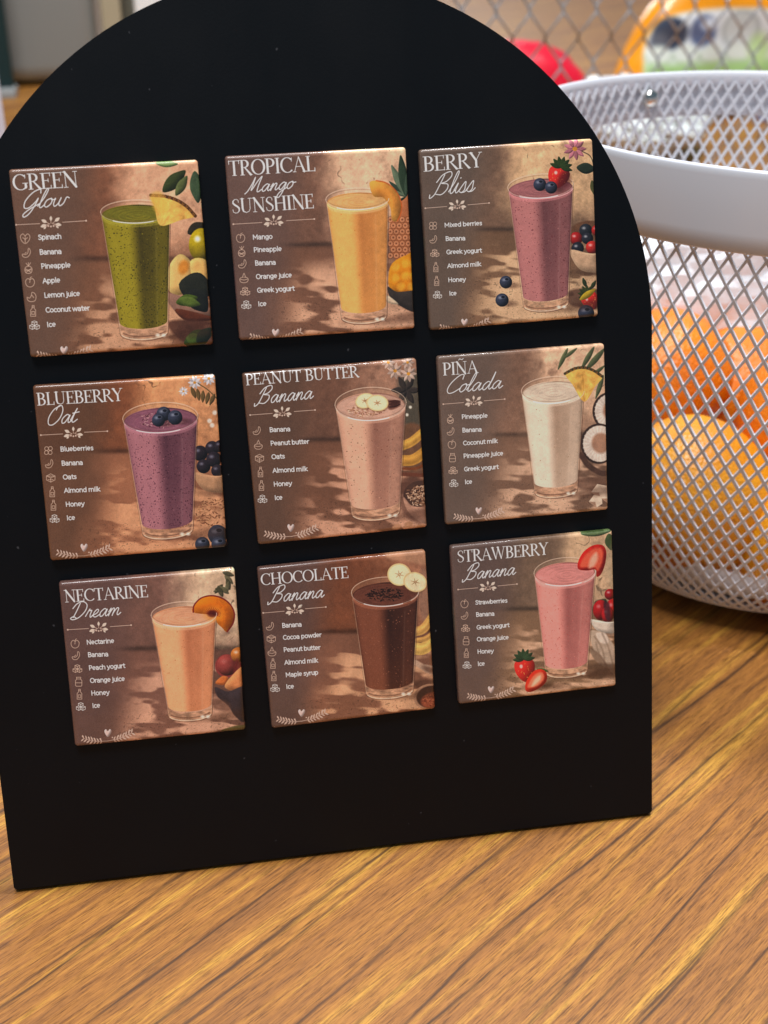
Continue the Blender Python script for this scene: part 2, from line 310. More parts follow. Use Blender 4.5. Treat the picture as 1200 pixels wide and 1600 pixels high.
def backdrop(p, left, wall, lit, tdark, tlit, seed, horizon=(545, 555), patch=(600, 60)):
    X, Y = p.X, p.Y; A = lambda c: np.array(c, float)
    n1 = fbm(X, Y, 240, seed); n2 = fbm(X, Y, 60, seed+3); n3 = fbm(X*1.0, Y*1.0, 14, seed+5, 3)
    img = A(wall)*(0.86+.3*n1[..., None])
    m = sstep(patch[0]-70, patch[0]+130, X+110*(n1-.5)*2)*(1-sstep(380, 700, Y+160*(n2-.5)))
    m = m*sstep(.2, .52, .62*fbm(X, Y, 150, seed+11)+.36*n2+.1)
    img = img*(1-m[..., None])+A(lit)*(.94+.26*n2[..., None])*m[..., None]
    cr = sstep(.02, .0, np.abs(fbm(X, Y*.8, 170, seed+21, 4)-.5))*m*sstep(.5, .7, n2)
    img *= (1-.4*cr)[..., None]; img *= (.9+.2*fbm(X, Y, 34, seed+61, 3))[..., None]
    img *= (.93+.14*n3)[..., None]
    hz = horizon[0]+(horizon[1]-horizon[0])*(X-400)/600
    t = sstep(-8, 14, Y-hz)
    tab = A(tdark)*(.85+.3*n1[..., None])
    sx = sstep(380, 640, X+.25*(Y-700)); sy = sstep(40, 170, Y-hz)
    d = .6*fbm(X*.38+Y*.12, Y*1.2-X*.1, 46, seed+31, 2)+.4*fbm(X*.5, Y, 120, seed+41, 2)
    base = sstep(.46, .62, d+.10*sstep(760, 1000, Y)+.02*sstep(600, 900, X))
    m2 = np.clip(base*sx*sy, 0, 1)*.95
    tab = tab*(1-m2[..., None])+A(tlit)*(.94+.16*n2[..., None])*m2[..., None]
    sp = sstep(.80, .86, vnoise(X, Y*1.4, 8, seed+51))*sstep(840, 960, Y)
    tab *= (1-.2*sp)[..., None]; tab *= (.95+.1*n3)[..., None]
    img = img*(1-t[..., None])+tab*t[..., None]
    dk = np.exp(-((Y-hz+6)/16)**2)*sstep(330, 460, X)*.35
    img *= (1-dk)[..., None]
    l = (1-sstep(300, 540, X+80*(n1-.5)+.12*(Y-500)))*.85
    img = img*(1-l[..., None])+A(left)*(.95+.1*n1[..., None])*l[..., None]
    p.img = img*np.array([1.02, 1.0, .99])+np.array([4, 3, 2])

def glass(p, L, R, top, front, bl, br, bot, liq, light, dark, surf, speck=None, dens=0., spc=(20, 25, 10), seed=1, swirl=None, surf_drop=34, foam=None):
    """L,R: rim ends; bl,br: foot ends; bot: lowest y of the foot; liq: lowest y of the drink"""
    cx, cy = (L[0]+R[0])/2, (L[1]+R[1])/2; rx = (R[0]-L[0])/2; rot = math.atan2(R[1]-L[1], R[0]-L[0])
    ry = (front-top)/2; cy = (front+top)/2; A = lambda c: np.array(c, float)
    brx = (br[0]-bl[0])/2-4; bry = brx*.33; by = bot-bry; k0 = (br[1]-bl[1])/(br[0]-bl[0]); bx = (bl[0]+br[0])/2+4; bl = (bx-brx, by-k0*brx); br = (bx+brx, by+k0*brx)
    rotb = math.atan2(br[1]-bl[1], br[0]-bl[0])
    # cast shade to the lower right, printed
    p.poly([(bx, bot-4), (br[0]-10, by+5), (br[0]+170, by-30), (br[0]+230, by+15), (br[0]+60, bot-8)], (70, 42, 30), .42, 14)
    def arcpts(cx, cy, rx, ry, rot, a0, a1, n=18):
        t = np.radians(np.linspace(a0, a1, n)); x = rx*np.cos(t); y = ry*np.sin(t); c, s = math.cos(rot), math.sin(rot)
        return np.stack([cx+x*c-y*s, cy+x*s+y*c], 1)
    body = np.vstack([arcpts(cx, cy, rx, ry, rot, 180, 360), arcpts(bx, by, brx, bry, rotb, 0, 180)])
    sl = p.reg(body[:, 0].min()-5, body[:, 1].min()-5, body[:, 0].max()+5, body[:, 1].max()+5)
    mb = p.mpoly(sl, body, 2.2); X, Y = p.X[sl], p.Y[sl]
    p.put(sl, mb, (225, 190, 160), .16)
    t = np.clip((Y-cy)/(by-cy), 0, 1); xl = L[0]+(bl[0]-L[0])*t; xr = R[0]+(br[0]-R[0])*t; s = (X-xl)/(xr-xl+1e-6)
    # thick clear foot
    q = p.mpoly(sl, np.vstack([arcpts(bx, liq-bry*1.02, brx*1.02, bry, rotb, 180, 0), arcpts(bx, by, brx, bry, rotb, 0, 180)]), 3)
    n = fbm(X, Y*2.2, 34, seed+9, 3)
    ft = A((186, 140, 110))*(.55+.9*n[..., None]); p.put(sl, q, ft, .7)
    p.arc(bx, by-2, brx-5, bry-5, 15, 165, 4, (250, 226, 200), .75, 2, rotb)
    p.arc(bx, by-14, brx-10, bry-9, 20, 160, 8, (95, 62, 46), .55, 3, rotb)
    p.arc(bx, by+1, brx, bry, 5, 178, 3, (70, 44, 34), .6, 1.6, rotb)
    for k in (.78, .9): p.ell(bl[0]+(br[0]-bl[0])*k, by+bry*.32, 12, 9, (255, 244, 226), .75, 5)
    # drink
    ins = 4; lb = liq-bry*.92
    tt = np.clip((lb-cy)/(by-cy), 0, 1); lx0 = L[0]+(bl[0]-L[0])*tt+ins+2; lx1 = R[0]+(br[0]-R[0])*tt-ins-2
    sc = cy+surf_drop*.55; a0 = L[0]+(bl[0]-L[0])*.03+ins; a1 = R[0]+(br[0]-R[0])*.03-ins
    drink = np.vstack([arcpts((a0+a1)/2, sc, (a1-a0)/2, ry*.86, rot, 180, 360), arcpts((lx0+lx1)/2, lb-6, (lx1-lx0)/2, bry*.92, rotb, 0, 180)])
    md = p.mpoly(sl, drink, 2.2)
    sh = .95-.75*sstep(.34, .56, s)+.0*s-.18*sstep(.12, .0, s)
    sh = sh+.22*sstep(.68, .86, s)-.2*sstep(.9, 1, s)+.12*sstep(.4,.9,t)*sstep(.3,.6,s); sh = np.clip(sh-.14*np.exp(-((s-.55)/.06)**2)*(1-t)+.05*(fbm(X*1., Y*.25, 40, seed+4, 3)-.5), 0, 1)
    A_l = np.minimum(255, A(light)*1.08); A_d = A(dark)*.90; col = A_d+(A_l-A_d)*sh[..., None]
    col = col*(.97+.06*fbm(X, Y, 20, seed+6, 3)[..., None])
    ed = np.exp(-(s/.03)**2)*.12+np.exp(-((1-s)/.03)**2)*.32; col = col*(1-ed)[..., None]
    p.put(sl, md, col)
    if dens > 0:
        rnd = np.random.RandomState(seed); cnt = int(dens)
        for i in range(cnt):
            fy = rnd.rand(); y = front+4+(lb-front+bry*.5)*fy; fx = rnd.rand()
            tq = (y-cy)/(by-cy); x = (L[0]+(bl[0]-L[0])*tq)+12+((R[0]+(br[0]-R[0])*tq)-(L[0]+(bl[0]-L[0])*tq)-24)*fx
            r = 1.5+1.9*rnd.rand()**2.5
            p.ell(x, y, r*(.8+.5*rnd.rand()), r, spc if rnd.rand() < .85 else light, .55+.35*rnd.rand(), 1.6)
    # surface of the drink
    scx, scy, srx, sry = (a0+a1)/2, sc+2, (a1-a0)/2-2, ry*.82
    ms = p.mell(sl, scx, scy, srx, sry, rot, 2.5)
    nn = fbm(X, Y*2.6, 60, seed+2, 4); p.put(sl, ms, A(surf)*(.86+.26*nn[..., None]))
    for k, aa in ((.8, .22), (.58, .25), (.36, .3), (.17, .3)):
        p.arc(scx+12, scy, srx*k, sry*k, 20+60*k, 300+50*k, 4, tuple(np.array(dark)*.9), aa, 4, rot)
        p.arc(scx+12, scy+5, srx*k, sry*k, 0+60*k, 200+50*k, 4, tuple(np.minimum(255, np.array(light)*1.12)), aa*1.3, 4, rot)
    p.arc(scx, scy, srx, sry, 8, 172, 6, tuple(np.minimum(255, np.array(foam or light)*1.15)), .75, 3, rot)
    p.arc(scx, scy+10, srx, sry, 8, 172, 9, tuple(np.minimum(255, np.array(foam or light)*1.05)), .55, 5, rot)
    p.arc(scx, scy, srx, sry, 185, 355, 4, tuple(np.array(dark)*.8), .5, 3, rot)
    # glass walls and rim
    for a, b, wv, c, al in ((L, bl, 3, (120, 84, 64), .5), (R, br, 4, (84, 54, 40), .6)):
        p.stroke([a, (a[0]*.5+b[0]*.5, a[1]*.5+b[1]*.5), b], wv, c, al, 2)
    p.stroke([(L[0]+5, L[1]+10), (bl[0]+5, bl[1])], 2.5, (255, 232, 205), .25, 2); p.stroke([(R[0]-6, R[1]+12), (br[0]-6, br[1]-10)], 2.5, (255, 226, 196), .25, 2)
    p.stroke([(R[0]-rx*.42, cy+ry+30), (br[0]-brx*.45, by-40)], 5, (255, 240, 220), .10, 6)
    p.arc(cx, cy, rx, ry, 180, 360, 4, (232, 204, 180), .75, 1.8, rot); p.arc(cx, cy+5, rx-5, ry-4, 190, 350, 2.5, (110, 76, 60), .45, 1.6, rot)
    p.arc(cx, cy, rx, ry, 0, 180, 4, (240, 218, 198), .5, 2, rot); p.arc(cx, cy-6, rx-4, ry-3, 10, 170, 3, (120, 84, 66), .4, 1.8, rot)
    p.arc(cx, cy+1, rx, ry, 60, 130, 5, (255, 250, 244), .8, 2, rot)
    return dict(cx=scx, cy=scy, rx=srx, ry=sry)

def ball(p, x, y, r, col, hi=(255, 255, 255), ha=.6, ry=None, dk=.45, rot=0):
    ry = ry or r; c = np.array(col, float); sl = p.reg(x-max(r,ry)-4, y-max(r,ry)-4, x+max(r,ry)+4, y+max(r,ry)+4)
    if not sl: return
    m = p.mell(sl, x, y, r, ry, rot, 2); X = (p.X[sl]-x)/r; Y = (p.Y[sl]-y)/ry
    l = np.clip(.75-.45*(X*.7+Y*.7)-.3*(X*X+Y*Y), dk*.5, 1.25)
    p.put(sl, m, np.clip(c*(l[..., None]+.15), 0, 255)); p.ell(x-r*.3, y-ry*.35, r*.24, ry*.18, hi, ha, r*.12+1)
def blueberry(p, x, y, r):
    p.ell(x+r*.9, y+r*.55, r*1.3, r*.45, (50, 26, 20), .4, 8); ball(p, x, y, r, (62, 66, 84), (200, 205, 220), .5)
    p.ell(x+r*.15, y-r*.45, r*.3, r*.2, (22, 22, 32), .8, 2); p.arc(x+r*.15, y-r*.45, r*.34, r*.24, 0, 360, 2.4, (120, 124, 140), .6)
def strawberry(p, x, y, r, h, rot=0, seed=0, leaf=(46, 62, 26)):
    c, s = math.cos(rot), math.sin(rot); T = lambda u, v: (x+u*c-v*s, y+u*s+v*c)
    P = [T(-r*.9, -h*.35), T(-r*.5, -h*.6), T(0, -h*.62), T(r*.5, -h*.6), T(r*.9, -h*.35), T(r*.85, h*.1), T(r*.45, h*.5), T(0, h*.66), T(-r*.45, h*.5), T(-r*.85, h*.1)]
    Q = smooth(P, True, 5); sl = p.reg(Q[:, 0].min()-3, Q[:, 1].min()-3, Q[:, 0].max()+3, Q[:, 1].max()+3)
    if sl:
        m = p.mpoly(sl, Q, 2); X = (p.X[sl]-x)/r; Y = (p.Y[sl]-y)/h; l = np.clip(.95-.35*X-.35*Y-.25*(X*X+Y*Y), .35, 1.2)
        p.put(sl, m, np.clip(np.array((205, 42, 34.))*l[..., None]+8, 0, 255))
    rnd = np.random.RandomState(seed)
    for i in range(16):
        a = rnd.rand()*6.28; q = rnd.rand()**.5*.75; u, v = T(r*q*math.cos(a), h*.6*q*math.sin(a)); p.ell(u, v, 2, 3, (245, 170, 90), .8, 1.5)
    u, v = T(-r*.3, -h*.2); p.ell(u, v, r*.14, h*.1, (255, 210, 200), .8, 4)
    for k in range(7):
        a = rot-math.pi/2+(k-3)*.5; u, v = T(0, -h*.55); leafp(p, u, v, r*1.0, a, .2, leaf, 1, 2)
def banana_slice(p, x, y, rx, ry, rot=0):
    p.ell(x+3, y+6, rx, ry, (120, 80, 50), .5, 5, rot); p.ell(x, y, rx, ry, (226, 196, 140), 1, 2, rot); p.ell(x, y, rx*.88, ry*.88, (246, 226, 182), 1, 4, rot)
    for k in range(6):
        a = k*1.047+.3; p.stroke([(x+rx*.08*math.cos(a), y+ry*.08*math.sin(a)), (x+rx*.36*math.cos(a), y+ry*.36*math.sin(a))], [6, 2], (150, 104, 66), .7, 2)
def flower(p, x, y, r, col, n=8, rot=0):
    for k in range(n):
        a = rot+k*2*math.pi/n; leafp(p, x+r*.15*math.cos(a), y+r*.15*math.sin(a), r, a, .22, tuple(np.array(col)*(.82+.18*(k % 2))), .95, 2)
    p.ell(x, y, r*.24, r*.22, (214, 150, 60), 1, 2)
def pine_wedge(p, tip, a, b, rind=(92, 58, 30)):
    tip, a, b = map(np.array, (tip, a, b)); mid = (a+b)/2; out = mid+(mid-tip)*.28
    P = smooth([tip, tip*.4+a*.6, a, (a+out)/2+(out-mid)*.25, out, (b+out)/2+(out-mid)*.25, b, tip*.4+b*.6], True, 5)
    sl = p.reg(P[:, 0].min()-3, P[:, 1].min()-3, P[:, 0].max()+3, P[:, 1].max()+3)
    if not sl: return
    X, Y = p.X[sl], p.Y[sl]; ang = np.arctan2(Y-tip[1], X-tip[0]); rr = np.hypot(X-tip[0], Y-tip[1])
    n = .5*fbm(ang*70, rr*.3, 16, 5, 3)+.5*fbm(X, Y, 34, 8, 3); p.put(sl, p.mpoly(sl, P, 2), np.array((244, 184, 92.))*(.62+.72*n[..., None]))
    E = smooth([a, (a+out)/2+(out-mid)*.25, out, (b+out)/2+(out-mid)*.25, b], False, 5); p.stroke(E, 17, rind, 1, 2)
    for i in range(1, len(E), 2): p.ell(E[i][0], E[i][1], 6, 7, (196, 128, 60), .8, 2); p.stroke([E[i], E[i]+(out-mid)*.22], [7, 2], (60, 44, 24), .8)
def bowl(p, x, y, rx, h, col, ry=None):
    ry = ry or rx*.22
    P = [(x-rx, y), (x-rx*.9, y+h*.5), (x-rx*.55, y+h*.9), (x, y+h), (x+rx*.55, y+h*.9), (x+rx*.9, y+h*.5), (x+rx, y), (x, y+ry)]
    p.ell(x+10, y+h, rx*.9, 16, (50, 30, 22), .45, 14); p.poly(P, col, 1, 2); p.poly([(x, y+ry), (x+rx, y), (x+rx*.9, y+h*.5), (x+rx*.5, y+h*.9), (x, y+h)], tuple(np.array(col)*.75), .6, 14)
    p.arc(x, y, rx, ry, 0, 180, 5, tuple(np.minimum(255, np.array(col)*1.15)), .9, 2)
def frond(p, x0, y0, x1, y1, col, n=10, L=60, wd=.12):
    d = math.atan2(y1-y0, x1-x0); p.stroke([(x0, y0), (x1, y1)], 3, col)
    for i in range(n):
        t = (i+.5)/n; X = x0+(x1-x0)*t; Y = y0+(y1-y0)*t
        for sg in (-1, 1): leafp(p, X, Y, L*(1-.4*t), d+sg*.6, wd, tuple(np.array(col)*(.85+.3*((i+sg) % 3)/2)), .95, 2)
def curvy_banana(p, pts, w, col):
    p.stroke(pts, w, col, 1, 3, sm=True); p.stroke([(a, b+w*.28) for a, b in pts], w*.3, tuple(np.array(col)*.75), .6, 8, sm=True); p.stroke([(a, b-w*.2) for a, b in pts], w*.2, tuple(np.minimum(255, np.array(col)*1.2)), .6, 6, sm=True)
def flakes(p, x, y, rx, ry, n, cols, seed, L=9, w=3):
    r = np.random.RandomState(seed)
    for i in range(n):
        a = r.rand()*6.28; q = r.rand()**.5; u = x+rx*q*math.cos(a); v = y+ry*q*math.sin(a); b = r.rand()*3.14; c = cols[i % len(cols)]
        p.stroke([(u, v), (u+L*math.cos(b), v+L*.6*math.sin(b))], w, c, .95, 1.4)

def stone_shade(c, k): return tuple(np.array(c)*k)
CARD = []
def card(name, corners, titles, div, items, heart, br, art):
    CARD.append(dict(name=name, corners=corners, titles=titles, div=div, items=items, heart=heart, br=br, art=art))

def art_green(p):
    backdrop(p, (100, 78, 66), (126, 84, 62), (206, 160, 128), (124, 86, 64), (196, 152, 120), 3, (598, 600))
    G = (64, 78, 36)
    leafp(p, 870, 240, 165, -.75, .22, (58, 66, 32)); leafp(p, 940, 260, 120, -1.05, .2, (96, 104, 60)); leafp(p, 830, 88, 120, .05, .16, (120, 140, 84)); leafp(p, 1040, 130, 170, 1.45, .2, (70, 88, 60))
    leafp(p, 1005, 460, 110, -.5, .3, (52, 44, 28)); ball(p, 1078, 520, 66, (196, 170, 24), (255, 255, 240), .95, 88)
    p.poly([(905, 640), (965, 570), (1030, 620), (1040, 700), (975, 785), (905, 760)], (232, 186, 112), 1, 3)
    p.poly([(1020, 610), (1100, 600), (1118, 700), (1050, 740)], (244, 190, 110), 1, 3); p.ell(985, 640, 28, 38, (214, 132, 44), .85, 8, .3)
    p.poly([(900, 775), (1130, 860), (1140, 905), (1010, 930), (905, 830)], (150, 110, 92), 1, 4); p.poly([(945, 862), (1135, 905), (1130, 925), (1000, 925)], (98, 50, 30), 1, 3)
    leafp(p, 960, 730, 190, .2, .42, (40, 40, 30)); leafp(p, 1020, 760, 150, .9, .35, (34, 34, 28)); leafp(p, 945, 830, 120, -.25, .25, (74, 92, 28)); leafp(p, 960, 810, 120, .25, .22, (92, 110, 44))
    p.poly([(905, 930), (1150, 940), (1150, 1060), (985, 1040)], (84, 50, 38), .85, 8); leafp(p, 990, 1050, 160, -.35, .3, (50, 66, 24)); leafp(p, 1000, 1020, 90, .1, .35, (76, 96, 36)); leafp(p, 1060, 1045, 110, -.8, .3, (34, 42, 26))
    glass(p, (537, 352), (913, 345), 282, 404, (636, 962), (905, 950), 1033, 975, (146, 132, 34), (72, 62, 16), (118, 112, 34), 1, 560, (38, 38, 12), 5, surf_drop=30, foam=(170, 160, 60))
    pine_wedge(p, (858, 418), (806, 258), (1046, 368)); p.poly([(800, 262), (860, 240), (900, 330), (840, 356)], (244, 186, 84), .55, 8)
def art_mango(p):
    backdrop(p, (98, 78, 72), (120, 88, 72), (216, 178, 146), (118, 84, 66), (208, 164, 134), 13, (618, 610))
    P = [(1040, 400), (1120, 330), (1140, 700), (1060, 720), (1000, 640), (1000, 480)]
    p.poly(P, (186, 112, 70), 1, 4)
    for i in range(7):
        for j in range(6):
            x = 1000+j*34+(i % 2)*17; y = 470+i*34
            if 990 < x < 1130: p.ell(x, y, 15, 15, (212, 142, 100), .9, 3, .6); p.ell(x, y, 5, 5, (110, 60, 34), .8, 3); p.arc(x, y, 17, 17, 0, 360, 3, (120, 70, 40), .7)
    for k, (a, L) in enumerate(((-2.4, 130), (-2.0, 200), (-1.7, 240), (-1.4, 200), (-2.7, 90), (2.6, 60))): leafp(p, 1090, 340, L, a, .11, ((60, 76, 58), (106, 122, 96), (48, 64, 44))[k % 3], 1, 2)
    p.poly([(990, 800), (1010, 720), (1090, 672), (1150, 665), (1150, 890), (1060, 890), (1000, 860)], (226, 138, 26), 1, 3)
    for x, y in ((1030, 740), (1085, 720), (1130, 720), (1030, 800), (1085, 790), (1130, 790), (1060, 850), (1120, 850)): p.ell(x, y, 22, 24, (250, 178, 58), .8, 8, .4)
    p.poly([(985, 850), (1040, 880), (1150, 880), (1150, 990), (1060, 960), (1000, 910)], (62, 52, 46), 1, 3)
    p.poly([(985, 900), (1045, 948), (985, 938)], (236, 206, 172), .9, 3)
    glass(p, (632, 362), (992, 352), 288, 412, (714, 965), (982, 950), 1062, 1005, (240, 172, 96), (208, 132, 70), (234, 180, 116), 1, 30, (200, 120, 50), 15, foam=(252, 200, 140))
    p.poly([(882, 262), (920, 247), (980, 262), (1035, 310), (1064, 380), (1058, 440), (1040, 478), (1010, 470), (1000, 400), (960, 345), (905, 335)], (240, 156, 66), 1, 2); p.stroke([(920, 247), (980, 262), (1035, 310), (1064, 380), (1058, 440), (1040, 478)], 7, (206, 100, 40), .9, 3, sm=True)
    p.arc(812, 350, 180, 62, 0, 60, 4, (250, 232, 214), .7, 1.8)
def art_berry(p):
    backdrop(p, (94, 82, 74), (112, 88, 72), (200, 166, 128), (112, 86, 66), (206, 172, 136), 23, (640, 640), (560, 60))
    flower(p, 1015, 135, 62, (214, 132, 146), 9); p.stroke([(1060, 150), (1110, 180), (1135, 240)], 5, (60, 50, 36), 1, 2, sm=True); leafp(p, 1025, 250, 120, .1, .28, (44, 54, 40)); leafp(p, 1120, 330, 90, 1.4, .2, (80, 80, 44))
    p.ell(1110, 640, 120, 60, (110, 76, 54), 1, 4)
    for x, y, r, c in ((1020, 690, 40, (190, 40, 36)), (1080, 640, 40, (52, 54, 62)), (1030, 750, 38, (44, 46, 56)), (1090, 690, 36, (50, 50, 60)), (1150, 640, 34, (196, 46, 40)), (1120, 745, 40, (200, 52, 44))): ball(p, x, y, r, c)
    bowl(p, 1130, 760, 142, 140, (206, 168, 134), 26)
    p.poly([(985, 1010), (1160, 1010), (1160, 1120), (980, 1100)], (84, 56, 44), .8, 8)
    strawberry(p, 1108, 1075, 56, 86, -.5, 3, (60, 66, 34)); leafp(p, 1040, 1070, 120, -.6, .16, (190, 160, 40)); leafp(p, 1080, 990, 60, -1.9, .2, (50, 60, 34)); leafp(p, 1110, 1000, 60, -1.0, .2, (50, 60, 34))
    blueberry(p, 1080, 1150, 50); blueberry(p, 582, 962, 39); blueberry(p, 558, 1073, 41)
    glass(p, (594, 372), (1006, 345), 290, 440, (682, 1062), (973, 1035), 1145, 1085, (178, 116, 112), (112, 70, 72), (166, 106, 106), 1, 380, (96, 40, 44), 25, surf_drop=36, foam=(220, 140, 140))
    strawberry(p, 910, 310, 72, 110, .3, 8); p.poly([(920, 300), (975, 280), (988, 340), (960, 380), (900, 385)], (70, 20, 24), .55, 14)
    blueberry(p, 796, 356, 40); blueberry(p, 866, 374, 38)
    p.arc(800, 366, 206, 75, 10, 130, 4, (250, 222, 214), .55, 1.8)
def art_blue(p):
    backdrop(p, (92, 66, 50), (124, 76, 50), (196, 140, 98), (146, 98, 72), (206, 152, 114), 33, (505, 500), (640, 60))
    for x, y, r in ((980, 105, 34), (1062, 82, 34), (915, 155, 24)): flower(p, x, y, r, (232, 224, 226), 10)
    p.stroke([(1000, 110), (1060, 150), (1110, 200)], 5, (96, 84, 50), 1, 2, sm=True)
    for k in range(5): leafp(p, 960+k*34, 130+k*10, 70, 1.2+k*.2, .18, (110, 86, 50))
    for x, y in ((1065, 325), (1095, 278), (1080, 350)): p.ell(x, y, 13, 13, (250, 236, 220), .9, 5)
    for x, y, r in ((1010, 510, 44), (1080, 480, 40), (1030, 585, 40), (1090, 545, 44), (1110, 610, 36), (1125, 470, 34)): ball(p, x, y, r, (52, 42, 50), (170, 170, 190))
    bowl(p, 1110, 620, 130, 115, (196, 148, 110), 22)
    flakes(p, 1090, 850, 105, 85, 170, ((172, 120, 84), (206, 152, 110), (130, 84, 58)), 4, 14, 6)
    blueberry(p, 1110, 975, 56); blueberry(p, 1022, 1030, 42); blueberry(p, 1118, 1030, 44)
    glass(p, (562, 312), (999, 290), 218, 392, (667, 915), (970, 885), 1005, 950, (168, 112, 118), (92, 54, 66), (140, 88, 104), 1, 620, (60, 26, 40), 35, surf_drop=34, foam=(190, 130, 140))
    flakes(p, 780, 320, 130, 42, 110, ((196, 150, 150), (70, 34, 40), (160, 110, 116)), 6, 10, 4)
    blueberry(p, 800, 285, 42); blueberry(p, 770, 320, 38); blueberry(p, 866, 305, 42)
def art_pb(p):
    backdrop(p, (92, 70, 58), (112, 80, 64), (148, 112, 92), (112, 78, 60), (206, 158, 130), 43, (548, 540), (700, 60))
    p.poly([(990, 180), (1110, 160), (1120, 480), (1030, 470), (1000, 360)], (76, 74, 62), .8, 20)
    for k in range(6): leafp(p, 1030, 250, 90, k*1.05, .2, (64, 54, 48))
    for x, y, r in ((965, 135, 44), (1045, 152, 44), (925, 85, 36), (1040, 85, 34)): flower(p, x, y, r, (226, 192, 172), 9)
    for x, y in ((1055, 350), (1035, 395)): p.ell(x, y, 9, 9, (255, 240, 220), .9, 4)
    p.poly([(1010, 470), (1120, 470), (1130, 700), (1010, 700)], (120, 84, 60), 1, 8)
    curvy_banana(p, [(1000, 580), (1060, 555), (1130, 500)], 54, (224, 166, 76)); curvy_banana(p, [(1000, 665), (1070, 660), (1140, 615)], 64, (216, 156, 70)); p.stroke([(1010, 712), (1080, 712), (1140, 690)], 16, (130, 72, 40), 1, 3, sm=True)
    p.stroke([(1000, 745), (1130, 752)], 22, (116, 66, 46), 1, 4); p.poly([(1000, 780), (1130, 790), (1130, 1030), (1000, 960)], (96, 62, 50), .6, 10)
    p.ell(1105, 860, 95, 75, (86, 58, 46), 1, 3, -.3); flakes(p, 1105, 870, 72, 60, 110, ((186, 144, 114), (140, 98, 72), (220, 182, 150)), 7, 13, 6)
    p.poly([(1012, 880), (1060, 930), (1130, 940), (1155, 960), (1155, 1035), (1090, 1010), (1030, 950)], (196, 146, 120), 1, 3)
    for x, y in ((970, 1055), (1040, 1040), (1110, 1055)): p.ell(x, y, 26, 16, (190, 138, 104), 1, 4, -.3)
    glass(p, (604, 335), (1031, 318), 232, 428, (694, 930), (992, 905), 1020, 958, (216, 166, 138), (160, 108, 90), (206, 162, 140), 1, 150, (110, 66, 50), 45, surf_drop=34, foam=(226, 176, 150))
    flakes(p, 790, 370, 110, 38, 120, ((232, 190, 160), (180, 130, 100), (150, 100, 80)), 8, 11, 5)
    p.poly([(915, 310), (985, 315), (990, 345), (930, 365)], (110, 68, 56), .9, 5)
    for k in range(3): leafp(p, 925, 350-k*16, 75, -.25+k*.1, .12, (78, 44, 36))
    banana_slice(p, 785, 312, 60, 44, -.3); banana_slice(p, 858, 325, 66, 48, .05)
def art_pina(p):
    backdrop(p, (100, 86, 78), (130, 100, 82), (206, 170, 140), (122, 94, 76), (206, 170, 142), 53, (612, 610))
    for x0, y0, a, L in ((880, 60, 2.0, 150), (1050, 50, 2.1, 170), (1120, 60, 2.3, 200), (940, 60, 2.5, 120), (1110, 230, 1.9, 160), (1120, 170, 2.5, 120)): leafp(p, x0, y0, L, a, .09, (92, 100, 66), .95, 3)
    for cx, cy, r in ((1150, 460, 112), (1080, 665, 118)):
        p.ell(cx, cy, r, r*1.08, (66, 48, 40), 1, 3); p.ell(cx+4, cy, r*.9, r*.97, (226, 206, 188), 1, 3)
        for k in range(26):
            a = k*.2417; p.stroke([(cx+r*.55*math.cos(a), cy+r*.6*math.sin(a)), (cx+r*.88*math.cos(a), cy+r*.94*math.sin(a))], 5, (244, 230, 214), .7, 4)
        p.ell(cx+12, cy-4, r*.5, r*.54, (176, 128, 100), .9, 8)
    p.stroke([(965, 735), (1010, 800), (1090, 850), (1150, 850)], 34, (88, 62, 50), 1, 4, sm=True)
    p.poly([(950, 880), (1150, 890), (1150, 960), (960, 950)], (110, 78, 62), .7, 10)
    for x, y, s, in ((1085, 970, 56), (1060, 1030, 46), (1135, 1010, 40)):
        p.poly([(x-s, y), (x-s*.3, y-s*.9), (x+s*.8, y-s*.7), (x+s*.9, y+s*.3), (x+s*.1, y+s*.8)], (232, 206, 180), 1, 2, False); p.poly([(x-s, y), (x-s*.1, y+s*.05), (x+s*.1, y+s*.8)], (170, 130, 106), .9, 3, False)
    glass(p, (583, 350), (986, 322), 240, 408, (660, 912), (944, 890), 1008, 945, (228, 206, 182), (184, 150, 124), (224, 202, 178), 1, 40, (160, 120, 90), 55, foam=(236, 212, 188))
    pine_wedge(p, (985, 400), (862, 222), (1102, 240), (70, 62, 40)); p.stroke([(975, 225), (985, 390)], 4, (196, 134, 50), .6, 3)
    p.arc(784, 334, 200, 82, 0, 60, 4, (250, 232, 214), .7, 1.8)
